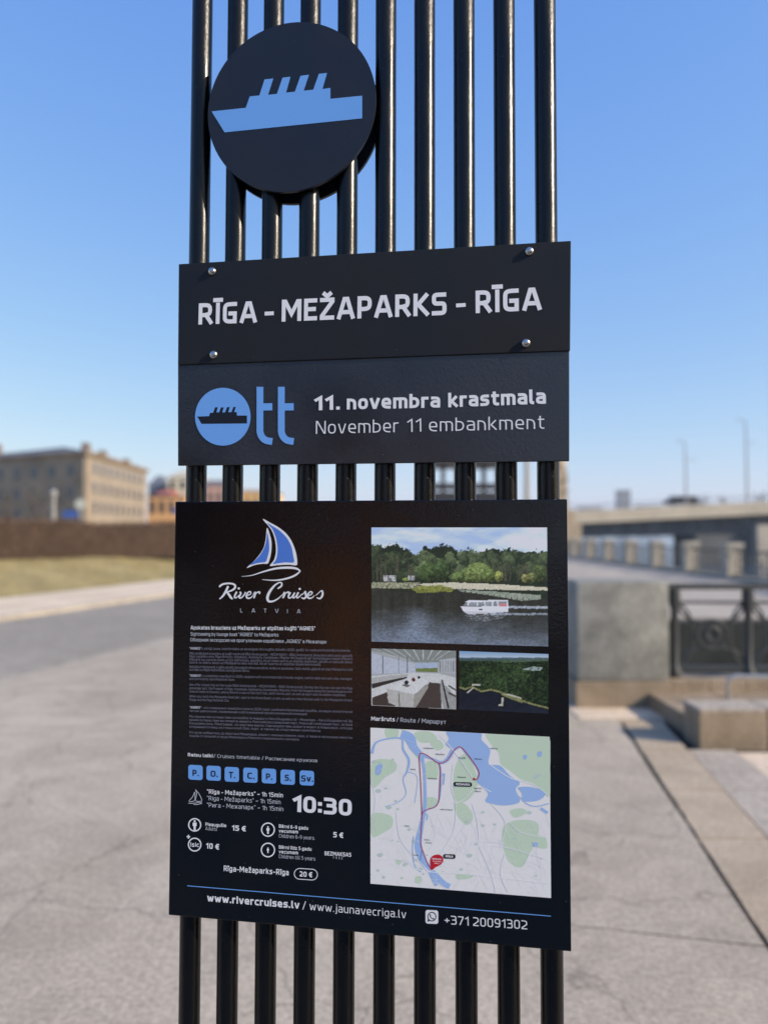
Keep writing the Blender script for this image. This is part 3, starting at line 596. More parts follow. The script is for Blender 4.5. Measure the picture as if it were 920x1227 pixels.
def bare_tree(px, yt, Y, label, base_z, spread=.35, n=60, kind='bare_tree', leaf=(.10, .085, .07), group=None, tall=None):
    b = AT(px, 600, Y); topz = AT(px, yt, Y).z; H = topz-base_z
    t = thing(kind, label, 'tree', (b.x, Y, base_z), group=group)
    tr = MB().tube([(0, 0, -.1), (.02*H, 0, H*.3), (0, .01*H, H*.62), (.01*H, 0, H*.85)], [H*.022, H*.017, H*.01, H*.004], 7); 
    tr.build('trunk', TRUNK, t, smooth=True)
    cr = MB(); R_ = random.Random(px)
    for i in range(n):
        z0 = H*R_.uniform(.28, .8); a = R_.uniform(0, 6.28); l = H*spread*R_.uniform(.5, 1)*(1.15-z0/H*.6)
        d = Vector((math.cos(a), math.sin(a), R_.uniform(.5, 1.3))).normalized(); p0 = Vector((0, 0, z0)); p1 = p0+d*l*.55+Vector((0, 0, .02*H)); p2 = p1+(d+Vector((0, 0, .3))).normalized()*l*.5
        if p2.z > H: p2.z = H*R_.uniform(.93, 1)
        cr.tube([p0, p1, p2], [H*.006, H*.004, H*.0012], 4, False)
        for q_ in range(9):
            s_ = p1.lerp(p2, R_.random()); e = s_+Vector((R_.gauss(0, 1), R_.gauss(0, 1), R_.uniform(.2, 1.6))).normalized()*l*.3; w_ = Vector((R_.gauss(0, 1), R_.gauss(0, 1), 0)).normalized()*H*.003
            k = len(cr.v); cr.v += [tuple(s_-w_), tuple(s_+w_), tuple(e)]; cr.f.append((k, k+1, k+2))
    cr.build('crown', mat('bare_twigs', leaf, .9), t)
    return t
def treeline():
    mb = MB(); R_ = random.Random(3)
    for i in range(420):
        px = R_.uniform(560, 1100); Y = R_.uniform(1160, 1300); b = AT(px, 600, Y); hh = R_.uniform(14, 34)+(9 if 700 < px < 790 else 0)
        c = Vector((b.x, Y, -1.2)); rr = R_.uniform(7, 13)
        for q_ in range(46):
            a = R_.uniform(0, 6.28); e = R_.uniform(0, 1); p0 = c+Vector((math.cos(a)*rr*math.sqrt(1-e*e)*R_.uniform(.4, 1), math.sin(a)*rr, hh*.25+e*hh*.75)); s_ = R_.uniform(.8, 2.2)
            v1 = Vector((R_.gauss(0, 1), R_.gauss(0, 1), R_.gauss(0, 1))).normalized()*s_; v2 = Vector((R_.gauss(0, 1), R_.gauss(0, 1), R_.gauss(0, 1))).normalized()*s_
            k = len(mb.v); mb.v += [tuple(p0), tuple(p0+v1), tuple(p0+v2)]; mb.f.append((k, k+1, k+2))
    mb.build('far_wood', mat('far_bare_wood', (.10, .095, .085), .95, .3, .1), kind='stuff', label='distant belt of bare trees along the far bank behind the bridge', cat='trees')
treeline()
for (px, yt, lab) in ((842, 590, 'bare tree behind the bridge just right of the shorter lamp mast'), (866, 592, 'small bare tree behind the bridge midway between the two lamp masts'), (912, 586, 'bare tree behind the bridge right of the taller lamp mast')):
    bare_tree(px, yt, 190, lab, 1.0, .33, 50)
# ================================================================== LEFT SIDE: the old building and its neighbours
def facade(root, A, B, z0, z1, m_, nx, nz, ins, zr, gap=.42, sill=None, name='wall'):
    """wall from A to B (plan points in root space, outer face) with framed windows set proud of it"""
    A = Vector(A); B = Vector(B); d = (B-A); L_ = d.length; d.normalize(); n = Vector((d.y, -d.x))
    mb = MB(); mb.hexa([(A.x, A.y, z0), (B.x, B.y, z0), (B.x-n.x*.6, B.y-n.y*.6, z0), (A.x-n.x*.6, A.y-n.y*.6, z0), (A.x, A.y, z1), (B.x, B.y, z1), (B.x-n.x*.6, B.y-n.y*.6, z1), (A.x-n.x*.6, A.y-n.y*.6, z1)])
    mb.build(name, m_, root)
    gm = mat('old_window_glass', (.05, .055, .065), .2); fm = mat('old_window_frame', (.30, .27, .23), .7)
    for k in range(nz):
        for i in range(nx):
            c = A+d*(ins+(L_-2*ins)*(i+.5)/nx); ww = (L_-2*ins)/nx*gap*.5; zc = zr[k]; wh = (z1-z0)*.062
            def Q(s, o, z): p_ = c+d*s+n*o; return (p_.x, p_.y, z)
            def bx(s0, s1, o0, o1, za, zb): return MB().hexa([Q(s0, o0, za), Q(s1, o0, za), Q(s1, o1, za), Q(s0, o1, za), Q(s0, o0, zb), Q(s1, o0, zb), Q(s1, o1, zb), Q(s0, o1, zb)])
            w_ = bx(-ww, ww, .02, -.05, zc-wh, zc+wh).build('window', gm, root)
            fr = MB(); 
            for s0, s1, za, zb in ((-ww-.12, -ww, zc-wh, zc+wh), (ww, ww+.12, zc-wh, zc+wh), (-.05, .05, zc-wh, zc+wh), (-ww-.12, ww+.12, zc+wh, zc+wh+.15)):
                b_ = bx(s0, s1, .05, -.05, za, zb); k0 = len(fr.v); fr.v += b_.v; fr.f += [tuple(q_+k0 for q_ in f_) for f_ in b_.f]
            fr.build('frame', fm, w_); bx(-ww-.2, ww+.2, .16, -.02, zc-wh-.2, zc-wh-.002).build('sill', fm, w_)
cA = AT(105, 541, 110); cR = AT(178, 563, 142); cL = AT(0, 549, 119)
ob = thing('old_building', 'three-storey old building with dark shaded front and sunlit tan side behind the hedge', 'building', (cA.x, 110, 0))
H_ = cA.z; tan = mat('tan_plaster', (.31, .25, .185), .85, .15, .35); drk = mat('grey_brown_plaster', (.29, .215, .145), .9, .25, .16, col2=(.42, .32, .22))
a0 = (0, 0); r0 = (cR.x-cA.x, 32); l0 = ((cL.x-cA.x)*2.6, (119-110)*2.6)
r0 = (cR.x-cA.x-.4, 32)
zr = [H_*.32, H_*.56, H_*.80]
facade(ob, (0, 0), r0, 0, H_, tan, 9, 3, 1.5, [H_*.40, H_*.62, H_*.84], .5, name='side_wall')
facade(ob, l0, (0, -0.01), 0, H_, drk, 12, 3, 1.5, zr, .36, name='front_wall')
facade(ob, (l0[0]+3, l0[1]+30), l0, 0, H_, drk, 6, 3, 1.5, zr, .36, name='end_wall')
cor = MB(); zc = H_
for (A_, B_) in (((0.25, -.25), (r0[0]+.25, r0[1])), (l0, (0.25, -.25))):
    A_ = Vector(A_); B_ = Vector(B_); d_ = (B_-A_).normalized(); n_ = Vector((d_.y, -d_.x))*.45
    MB().hexa([(A_.x+n_.x*.4, A_.y+n_.y*.4, zc-.5), (B_.x+n_.x*.4, B_.y+n_.y*.4, zc-.5), (B_.x-n_.x*2, B_.y-n_.y*2, zc-.5), (A_.x-n_.x*2, A_.y-n_.y*2, zc-.5), (A_.x+n_.x, A_.y+n_.y, zc+.02), (B_.x+n_.x, B_.y+n_.y, zc+.02), (B_.x-n_.x*2, B_.y-n_.y*2, zc+.02), (A_.x-n_.x*2, A_.y-n_.y*2, zc+.02)]).build('cornice', drk, ob)
rfm = mat('dark_grey_roof', (.10, .10, .105), .7, .2, .5)
mb = MB(); back = (r0[0]-3+l0[0]*.0, r0[1])
mb.v = [(0, -.2, H_+.03), (r0[0], r0[1], H_+.03), (l0[0]+8, l0[1]+28, H_+.03), (l0[0], l0[1], H_+.03), (-8, 11, H_+1.9), (-9, 24, H_+1.6), (l0[0]+9, l0[1]+12, H_+1.9)]
mb.f = [(0, 1, 5, 4), (1, 2, 6, 5), (2, 3, 6), (3, 0, 4, 6), (4, 5, 6)]; mb.build('roof', rfm, ob)
for (x, y, h) in ((-1.2, 2.5, 1.5), (-2.2, 12, 1.4), (-2.5, 24, 1.2), (-20, 14, 2.6)):
    MB().box((x-.5, y-.6, H_-.2), (x+.5, y+.6, H_+h)).build('chimney', mat('chimney_brick', (.20, .15, .12), .9), ob)
block('orange_house', 'bright orange plastered house right of the old building', 177, 222, 594, 150, (.66, .38, .17), (.5, (.14, .14, .15), .8), (4, 2), depth=14)
block('cream_house', 'tall cream gabled house rising behind the orange house', 201, 236, 572, 168, (.72, .66, .46), (2.0, (.50, .44, .32), .5), (3, 4), depth=12)
block('red_roof_house', 'house with a bright red roof squeezed between the old building and cream house', 186, 201, 592, 160, (.55, .14, .07), (1.1, (.36, .09, .06), .8), (2, 2), depth=10)
block('grey_roof_house', 'grey house with a slate roof directly beside the old building', 178, 190, 582, 172, (.33, .34, .37), (2.6, (.12, .13, .16), .7), (2, 3), depth=10)
block('pink_house', 'pink plastered house with a dark roof seen between the sign bars', 238, 276, 582, 160, (.50, .32, .27), (1.6, (.16, .13, .12), .8), (4, 2), depth=12)
block('yellow_house', 'yellow plastered house seen between the sign bars right of the pink house', 282, 330, 590, 165, (.66, .44, .17), (1.0, (.4, .3, .2), .8), (5, 2), depth=12)
# street bits beyond the hedge
def sign_pole(px, yt, Y, label, col, shape, r):
    b = AT(px, yt, Y); t = thing('road_sign', label, 'road sign', (b.x, Y, .5)); h = b.z-.5
    MB().tube([(0, .05, 0), (0, .05, h)], .045, 8).build('pole', mm, t)
    if shape == 'round': MB().tube([(0, 0, h), (0, .03, h)], r, 20).build('sign_plate', col, t)
    else: MB().box((-r, -.02, h-r*.42), (r, .02, h+r*.42)).build('sign_plate', col, t, bevel=.005)
sign_pole(96, 604, 44, 'round pale road sign on a pole in front of the dark building front', mat('pale_sign_face', (.50, .52, .46), .5), 'round', .3)
sign_pole(84, 616, 40, 'blue rectangular road sign just above the hedge', mat('blue_sign_face', (.04, .10, .38), .4), 'rect', .38)
sign_pole(214, 612, 46, 'blue road sign just above the hedge beside the poster board', mat('blue_sign_face', (.04, .10, .38), .4), 'rect', .35)
b = AT(64, 587, 42); t = thing('street_post', 'pale grey street post with a cap in front of the dark building front', 'post', (b.x, 42, .5))
MB().tube([(0, 0, 0), (0, 0, b.z-.9), (0, 0, b.z-.7), (0, 0, b.z-.5)], [.16, .12, .22, .1], 10).build('column', mat('pale_post', (.30, .29, .28), .7), t, smooth=True)
for (px, yt, Y, lab) in ((38, 572, 78, 'bare tree in front of the dark building front, left of the pale post'), (8, 578, 70, 'bare tree at the left edge of the frame before the dark building'), (52, 584, 84, 'small bare tree in front of the dark building beside the pale post')):
    bare_tree(px, yt, Y, lab, .5, .3, 40)
# glass shelter on the quay behind the bars
t = thing('glass_shelter', 'dark framed glass shelter seen between the bars under the stop panel', 'shelter', (AT(555, 640, 18).x, 18, 0))
dm = mat('dark_shelter_frame', (.03, .03, .035), .5); zt = AT(555, 557, 18).z
def sx_(px): return (px-555)*18/F
for px in (514, 531, 548, 563, 580, 597): MB().box((sx_(px)-.045, 0, 0), (sx_(px)+.045, .12, zt)).build('post', dm, t)
for py, hh in ((583, .16), (597, .3)):
    zz = AT(555, py, 18).z
    MB().box((sx_(514), -.02, zz-hh/2), (sx_(597), -.003, zz+hh/2)).build('cross_bar', dm, t)
MB().box((sx_(510), -.15, zt+.002), (sx_(601), 1.4, zt+.2)).build('roof', dm, t, bevel=.02)
b = AT(631, 556, 30); t = thing('tram_pole', 'slim tan pole seen in the right gap between the bars', 'pole', (b.x, 30, 0))
MB().tube([(0, 0, 0), (0, 0, 1), (0, 0, b.z+1)], [.16, .11, .08], 10).build('pole', mat('tan_pole_paint', (.32, .26, .19), .7), t, smooth=True)
# behind the camera: hut, kiosk and warehouse added to shape board reflections; lime trees
tk = thing('shade_hut', 'unseen dark green hut added behind the camera to shade the ground', 'kiosk', (3.0, -7.4, 0))  # added unseen blocker; its shadow darkens the ground the boards mirror
gp = mat('dark_green_boards', (.03, .05, .04), .7, .2, 3)
for i in range(22): MB().box((0, i*.25, 0), (3.0, i*.25+.242, 3.2)).build('board', gp, tk)
MB().box((-.2, -.2, 3.202), (3.2, 5.7, 3.4)).build('roof', M_iron, tk); MB().box((-.05, 2.0, 1.1), (-.004, 3.4, 2.1)).build('hatch', mat('dark_window_glass', (.035, .04, .05), .15), tk)
ks_ = thing('reflection_kiosk', 'unseen brown timber kiosk added behind the camera for the boards to mirror', 'kiosk', (-3.95, -7.6, 0), math.radians(-72))  # added unseen reflector; its bright side gives the poster a brown reflection
wd = mat('brown_timber', (.58, .24, .075), .7, .25, 3)
for i in range(14): MB().box((-1.4+i*.2, -1.1, 0), (-1.4+i*.2+.192, 1.1, 2.35)).build('board', wd, ks_)
MB().box((-1.55, -1.3, 2.352), (1.55, 1.3, 2.5)).build('roof', M_iron, ks_); MB().box((-.9, 1.101, 1.0), (.9, 1.14, 2.0)).build('shutter', mat('dark_shutter', (.12, .05, .02), .6), ks_)
def back_tree(x, y, h, label):
    t = thing('lime_tree', label, 'tree', (x, y, 0)); R_ = random.Random(int(x*7+y)); MB().tube([(0, 0, 0), (.1, 0, h*.3), (0, .1, h*.7)], [.22, .17, .06], 8).build('trunk', TRUNK, t, smooth=True)
    cr = MB()
    for i in range(90):
        a = R_.uniform(0, 6.28); z0 = h*R_.uniform(.25, .7); l = h*.3*R_.uniform(.5, 1); d = Vector((math.cos(a), math.sin(a), R_.uniform(.4, 1.4))).normalized(); p0 = Vector((0, 0, z0)); p1 = p0+d*l
        cr.tube([p0, p0+d*l*.5, p1], [.05, .03, .01], 4, False)
        for q_ in range(12):
            s_ = p0.lerp(p1, R_.uniform(.3, 1)); e = s_+Vector((R_.gauss(0, 1), R_.gauss(0, 1), R_.gauss(.6, 1))).normalized()*l*.4; w_ = Vector((R_.gauss(0, 1), R_.gauss(0, 1), 0)).normalized()*.02; k = len(cr.v); cr.v += [tuple(s_-w_), tuple(s_+w_), tuple(e)]; cr.f.append((k, k+1, k+2))
    cr.build('crown', mat('bare_lime_twigs', (.08, .06, .05), .9), t)
for i, (x, y, h, l_) in enumerate(((-9, -17, 9, 'bare lime tree behind the camera, farthest left of its row'), (-3, -20, 10, 'bare lime tree behind the camera, behind the added kiosk'), (3.5, -19, 9, 'bare lime tree behind the camera, beside the quay'))): back_tree(x, y, h, l_)
wh_ = thing('reflection_warehouse', 'unseen long dark brick warehouse added behind the camera to darken board reflections', 'building', (-15, -19, 0))  # added unseen block; keeps the left of the boards' reflections dark
MB().box((-9, -8, 0), (8.5, 0, 7.5)).build('wall', mat('dark_brick', (.13, .07, .05), .9, .3, 2), wh_); MB().box((-9.3, -8.3, 7.502), (8.8, .3, 7.9)).build('roof', M_iron, wh_)
for i in range(8):
    for k_z in (1.4, 4.6): MB().box((-8.2+i*2.1, .001, k_z), (-7.1+i*2.1, .06, k_z+1.5)).build('window', mat('dark_window_glass', (.035, .04, .05), .15), wh_)
#SECTION pylon
# ================================================================== THE INFORMATION PYLON
def paint(name, base, rough, bscale, bstr, sp=.5, stretch=None):
    m = bpy.data.materials.new(name); m.use_nodes = True; nt = m.node_tree; b = nt.nodes['Principled BSDF']; L = nt.links.new
    b.inputs['Base Color'].default_value = tuple(base)+(1,); b.inputs['Specular IOR Level'].default_value = sp
    tc = nt.nodes.new('ShaderNodeTexCoord'); n1 = nt.nodes.new('ShaderNodeTexNoise'); n1.inputs['Scale'].default_value = bscale; n1.inputs['Detail'].default_value = 3; n1.inputs['Distortion'].default_value = .8
    n2 = nt.nodes.new('ShaderNodeTexNoise'); n2.inputs['Scale'].default_value = 7; n2.inputs['Detail'].default_value = 5
    src = tc.outputs['Object']
    if stretch:
        mp = nt.nodes.new('ShaderNodeMapping'); mp.inputs['Scale'].default_value = stretch; L(src, mp.inputs[0]); src2 = mp.outputs[0]
    else: src2 = src
    L(src2, n1.inputs[0]); L(src, n2.inputs[0])
    r = nt.nodes.new('ShaderNodeMapRange'); r.inputs[1].default_value = .35; r.inputs[2].default_value = .65; r.inputs[3].default_value = rough*.8; r.inputs[4].default_value = rough*1.3
    L(n2.outputs[0], r.inputs[0]); L(r.outputs[0], b.inputs['Roughness'])
    bp = nt.nodes.new('ShaderNodeBump'); bp.inputs['Strength'].default_value = bstr; bp.inputs['Distance'].default_value = .0006
    # blotchy relief: strong in some places, faint in others
    rm = nt.nodes.new('ShaderNodeMapRange'); rm.inputs[1].default_value = .42; rm.inputs[2].default_value = .66; rm.inputs[3].default_value = .25; rm.inputs[4].default_value = 1; L(n2.outputs[0], rm.inputs[0])
    mu = nt.nodes.new('ShaderNodeMath'); mu.operation = 'MULTIPLY'; L(n1.outputs[0], mu.inputs[0]); L(rm.outputs[0], mu.inputs[1])
    L(mu.outputs[0], bp.inputs['Height']); L(bp.outputs[0], b.inputs['Normal'])
    # a few flecks of dust
    v = nt.nodes.new('ShaderNodeTexVoronoi'); v.inputs['Scale'].default_value = 140; L(src, v.inputs[0])
    sc = nt.nodes.new('ShaderNodeSeparateColor'); L(v.outputs['Color'], sc.inputs[0])
    a = nt.nodes.new('ShaderNodeMath'); a.operation = 'LESS_THAN'; a.inputs[1].default_value = .10; L(v.outputs['Distance'], a.inputs[0])
    c = nt.nodes.new('ShaderNodeMath'); c.operation = 'GREATER_THAN'; c.inputs[1].default_value = .955; L(sc.outputs[0], c.inputs[0])
    k = nt.nodes.new('ShaderNodeMath'); k.operation = 'MULTIPLY'; L(a.outputs[0], k.inputs[0]); L(c.outputs[0], k.inputs[1])
    mx = nt.nodes.new('ShaderNodeMix'); mx.data_type = 'RGBA'; mx.inputs[6].default_value = tuple(base)+(1,); mx.inputs[7].default_value = (.10, .10, .10, 1); L(k.outputs[0], mx.inputs[0]); L(mx.outputs[2], b.inputs['Base Color'])
    return m
B_BAR = paint('black_bar_paint', (.0022, .0023, .0028), .30, 260, 1.0, .36, (1, 1, .35))
B_TOP = paint('matte_anthracite_sheet', (.010, .0115, .014), .55, 300, .05, .35)
B_MID = paint('black_hammered_paint', (.010, .011, .013), .30, 190, 1.0, 1.0)
B_POS = paint('black_poster_gloss', (.0022, .0028, .0042), .17, 230, .9, .5)
B_DSC = paint('navy_disc_paint', (.011, .016, .028), .5, 260, .1, .4)
STEEL = mat('screw_steel', (.55, .53, .5), .28, metal=1)
WHITE = (.88, .88, .88, 1); LIGHT = (.60, .62, .66, 1); DIM = (.26, .27, .30, 1); BLUE = rgb(116, 173, 240); BLUE2 = rgb(84, 130, 215); DARK = (.012, .015, .024, 1)
foot = PL.P(440, 1227); tt = (foot.z)/V.z; footp = foot-V*tt
root = thing('information_pylon', 'black pylon of vertical round bars carrying a ship disc and three cruise stop boards', 'sign', (footp.x, footp.y, 0))
def frame_pts(px_list, off): p = Plane(off); return [p.P(*q) for q in px_list]
# bars
RB = .0168; pb = Plane(-.0045-RB)
cxs = [243.3, 284.6, 327.6, 371.6, 416.8, 462.4, 508.3, 555.6, 603.8, 652.6]
bpts = [pb.P(x, 30) for x in cxs]
us = [(p-bpts[0]).dot(U) for p in bpts]
k_ = np.polyfit(range(10), us, 1); us = [(k_[0]*i+k_[1]) for i in range(10)]
VB = ray(504, -19850).normalized(); base0 = bpts[0]; tdown = base0.z/VB.z; bot = base0-VB*tdown; LEN = 3.05
bm_ = MB(); bm_.tube([VB*-.01, VB*LEN], RB, 28)
first = None
for i in range(10):
    if first is None: first = bm_.build('bar', B_BAR, root, smooth=True); o = first
    else: o = first.copy(); C.objects.link(o); o.parent = root
    o.location = bot+U*us[i]-root.location
cap = [bot+V*LEN+U*(us[0]-.03), bot+V*LEN+U*(us[9]+.03)]
rl_ = root.location
def slab(p0, p1, v0, v1, n0, n1, name, m_, par, bevel=0):     # box spanned by U (p0..p1), V (v0..v1), N (n0..n1) about `bot`
    q_ = lambda u, v, n: bot+U*u+VB*v+N*n-rl_
    return MB().hexa([q_(p0, v0, n1), q_(p1, v0, n1), q_(p1, v0, n0), q_(p0, v0, n0), q_(p0, v1, n1), q_(p1, v1, n1), q_(p1, v1, n0), q_(p0, v1, n0)]).build(name, m_, par, bevel=bevel)
slab(us[0]-.03, us[9]+.03, LEN, LEN+.008, -.03, .03, 'top_plate', B_BAR, root)
slab(us[0]-.05, us[9]+.05, .012, .03, -.09, .09, 'foot_plate', B_BAR, root, bevel=.002)
def board(name, corners, off, th, m_, bev=.0012):
    f = [p-rl_ for p in frame_pts(corners, off)]; b_ = [p-N*th for p in f]   # TL TR BR BL
    o = MB().hexa([f[3], f[2], b_[2], b_[3], f[0], f[1], b_[1], b_[0]]).build(name, m_, root, bevel=bev); return o
def ink(off, org=(0, 0), sc=1): k = Ink(Plane(off), org, sc); return k
def put(k, name, par, **kw):
    o = k.build(name, par, **kw); me = o.data; co = np.empty(len(me.vertices)*3); me.vertices.foreach_get('co', co)
    co = co.reshape(-1, 3)-np.array(rl_); me.vertices.foreach_set('co', co.ravel()); me.update(); return o
# --- disc
pd = Plane(.004); c = pd.P(347.7, 127.3)
ru = ((pd.P(447.3, 127)-pd.P(248.2, 128)).length)/2; rvv = ((pd.P(348, 25.5)-pd.P(348, 229)).length)/2; RD = (ru+rvv)/2
print('disc radii', ru, rvv, 'bar spacing', k_[0], 'board plane distance', (Vector((0, 0, EYE))-O3).dot(N))
def disc(name, cc, r, th, label=None):
    mb = MB(); n = 96; k0 = 0
    for s_ in (0, -th): mb.v += [tuple(cc+U*(r*math.cos(2*math.pi*i/n))+V*(r*math.sin(2*math.pi*i/n))+N*s_-rl_) for i in range(n)]
    mb.f = [tuple(range(n)), tuple(range(2*n-1, n-1, -1))]+[(i, i+n, (i+1) % n+n, (i+1) % n) for i in range(n)]
    return mb.build(name, B_DSC, root, smooth=True, label=label)
dsc = disc('emblem_disc', c, RD, .006, 'dark navy front disc with the blue ship'); disc('back_disc', c-N*(.004+2*RB+.006), RD, .006, 'black rear disc behind the bars')
ship = [(57, 515), (228, 497), (248, 440), (296, 435), (322, 355), (366, 350), (340, 432), (384, 427), (412, 346), (452, 341), (430, 421), (474, 416), (502, 337), (545, 331), (518, 411), (566, 406), (594, 327), (635, 322), (612, 403), (652, 397), (652, 452), (811, 436), (811, 550), (122, 620)]
k = ink(.004, (240, 10), 4.182); k.poly(ship, BLUE); put(k, 'ship_emblem', dsc)
# --- title board
b1 = board('route_board', [(214, 316), (684, 288), (683, 420), (213, 437)], .003, .004, B_TOP)
k = ink(.003, (0, 0), 1)
W1 = .19
k.text('RĪGA', (237.7, 388.8), (307.6, 386.3), 25.4, WHITE, W1); k.text('-', (317, 386.3), (328, 385.8), 26.5, WHITE, .17)
k.text('MEŽAPARKS', (337.4, 385.3), (534.9, 377.2), 26.2, WHITE, W1, sp=.13); k.text('-', (546.5, 376.5), (558, 375.8), 26.5, WHITE, .17)
k.text('RĪGA', (569.8, 375.2), (648.7, 371.2), 27, WHITE, W1)
put(k, 'route_lettering', b1)
ps = Plane(.0032)
for x, y in ((254.3, 325), (634, 301), (256, 425), (630, 411)):
    p = ps.P(x, y)-rl_; a = MB(); prof = [(.0068, 0), (.0068, .0012), (.0062, .003), (.0045, .0046), (.0022, .0054), (.0003, .0056)]; n = 18
    for r_, h_ in prof: a.v += [tuple(p+U*(r_*math.cos(2*math.pi*i/n))+V*(r_*math.sin(2*math.pi*i/n))+N*h_) for i in range(n)]
    for q_ in range(len(prof)-1): a.f += [(q_*n+i, q_*n+(i+1) % n, (q_+1)*n+(i+1) % n, (q_+1)*n+i) for i in range(n)]
    a.f.append(tuple((len(prof)-1)*n+i for i in range(n))); a.build('screw', STEEL, b1, smooth=True)
# --- stop board
b2 = board('stop_board', [(213, 435.5), (682, 418.5), (682, 552.5), (213, 558)], .0, .005, B_MID)
k = ink(.0005, (220, 450), 4.182)
k.disc(197, 206, 139, 145, BLUE, 64)
k.poly([(68, 205), (128, 203), (132, 187), (148, 186), (158, 159), (172, 158), (165, 184), (178, 184), (188, 159), (202, 159), (194, 184), (208, 184), (218, 158), (232, 158), (224, 183), (240, 183), (250, 157), (262, 157), (254, 183), (267, 183), (267, 200), (318, 200), (318, 240), (90, 242)], DARK)
for x in (383, 490):
    k.line([(x, 56), (x, 150), (x, 250), (x+1, 285), (x+12, 310), (x+32, 325), (x+62, 330)], 34, BLUE, 5); k.line([(x+14, 157), (x+62, 156)], 36, BLUE)
put(k, 'stop_logo', b2)
k = ink(.0005)
k.text('11.', (376.8, 491.8), (407.2, 490.6), 16.8, WHITE, .2, 1.25); k.text('novembra', (415.5, 490.6), (527.3, 488.2), 16.8, WHITE, .2, 1.4, sp=.12); k.text('krastmala', (537, 488), (654, 483.6), 17.4, WHITE, .2, 1.4, sp=.12)
k.text('November', (378.5, 519.8), (477.5, 517.7), 15.4, WHITE, .085, 1.5); k.text('11', (488, 517.7), (504.8, 517), 15.6, WHITE, .085, 1.3, sp=.2); k.text('embankment', (514, 517), (652, 513.6), 15.8, WHITE, .085, 1.5)
put(k, 'stop_lettering', b2)
# --- poster board
b3 = board('poster_board', [(210, 601), (679.3, 598), (684.4, 1141), (201.8, 1097)], .0, .004, B_POS, .0015)
k = ink(0, (235, 610), 5.41)
k.blob([(432, 65), (480, 88), (540, 122), (590, 165), (625, 220), (648, 285), (656, 350), (645, 365), (600, 361), (530, 364), (478, 368), (505, 330), (518, 270), (510, 195), (485, 130)], WHITE, 5)
k.blob([(462, 92), (500, 113), (545, 143), (590, 190), (618, 245), (629, 300), (633, 345), (580, 346), (530, 352), (498, 356), (519, 325), (528, 262), (518, 190), (494, 130)], BLUE2, 5)
k.blob([(460, 122), (478, 165), (489, 215), (487, 280), (474, 335), (462, 354), (430, 355), (380, 363), (328, 382), (375, 338), (415, 290), (440, 245), (452, 190)], WHITE, 5)
k.blob([(461, 152), (471, 200), (474, 265), (462, 315), (450, 342), (400, 350), (352, 362), (385, 330), (420, 290), (446, 240), (456, 195)], BLUE2, 5)
k.line([(295, 437), (360, 430), (440, 405), (520, 385), (600, 380), (650, 386), (676, 402)], [2, 5, 9, 13, 15, 13, 8], WHITE, 6)
k.line([(676, 402), (645, 428), (600, 447), (545, 459), (490, 462), (428, 457)], [8, 12, 12, 10, 7, 3], WHITE, 6)
def scr(pts, w=10, wv=None): k.line(pts, wv or w, WHITE, 6)
scr([(208, 500), (195, 530), (175, 562), (152, 584)], wv=[14, 15, 13, 8]); scr([(150, 505), (172, 488), (212, 482), (245, 488), (254, 505), (238, 524), (198, 540)], wv=[12, 12, 11, 12, 14, 12, 8]); scr([(200, 538), (214, 556), (226, 574), (238, 584)], wv=[10, 15, 15, 8])
scr([(264, 536), (252, 560), (250, 574), (262, 574), (278, 558)], wv=[11, 11, 9, 7, 4]); k.disc(277, 515, 8, 7, WHITE, 10)
scr([(284, 536), (290, 548), (279, 570), (290, 577), (308, 562), (322, 538)], wv=[9, 11, 11, 9, 8, 9]); scr([(328, 562), (352, 552), (354, 538), (340, 538), (327, 560), (332, 577), (352, 576), (370, 560)], wv=[5, 7, 9, 8, 12, 11, 8, 4])
scr([(368, 560), (382, 538), (382, 556), (374, 578)], wv=[4, 8, 12, 10]); scr([(380, 558), (396, 541), (412, 540), (410, 552)], wv=[5, 8, 12, 5])
scr([(528, 516), (552, 500), (555, 480), (538, 477), (508, 497), (478, 535), (463, 572), (470, 597), (498, 598), (530, 582), (560, 555)], wv=[8, 11, 9, 8, 12, 16, 17, 15, 11, 8, 5])
scr([(560, 560), (572, 540), (573, 556), (562, 578)], wv=[4, 8, 12, 10]); scr([(572, 556), (586, 542), (600, 540), (600, 552)], wv=[5, 8, 12, 5])
scr([(612, 540), (600, 562), (602, 576), (618, 572), (640, 542)], wv=[11, 11, 10, 8, 10]); scr([(640, 542), (628, 566), (634, 576), (648, 562)], wv=[10, 11, 9, 4])
scr([(664, 540), (652, 564), (656, 576), (672, 566), (690, 548)], wv=[11, 11, 9, 7, 5]); k.disc(672, 518, 8, 7, WHITE, 10)
scr([(690, 556), (708, 534), (710, 548), (714, 566), (700, 580), (682, 574)], wv=[4, 8, 13, 13, 11, 7]); scr([(716, 566), (746, 554), (752, 540), (738, 537), (724, 558), (728, 577), (750, 576), (768, 560)], wv=[5, 7, 9, 8, 12, 11, 8, 4])
scr([(776, 560), (812, 530), (820, 540), (818, 562), (803, 580), (782, 574)], wv=[4, 7, 12, 13, 11, 7])
for x, y, ch in ((287, 670, 'L'), (361, 671, 'A'), (440, 672, 'T'), (513, 673, 'V'), (591, 675, 'I'), (655, 676, 'A')):
    w_ = {'L': 14, 'A': 22, 'T': 17, 'V': 22, 'I': 3, 'A2': 22}[ch]; k.text(ch, (x, y), (x+w_, y), 26, LIGHT, .11)
put(k, 'cruise_logo', b3)
k = ink(0, (200, 740), 3.68)
k.text('Apskates brauciens uz Mežaparku ar atpūtas kuģīti “AGNES”', (105, 53), (654, 57), 17, WHITE, .17); k.text('Sightseeing by lounge boat “AGNES” to Mežaparks', (105, 80), (492, 84), 15, LIGHT, .12); k.text('Обзорная экскурсия на прогулочном кораблике „AGNES” в Межапарк', (104, 105), (704, 115), 15, LIGHT, .12)
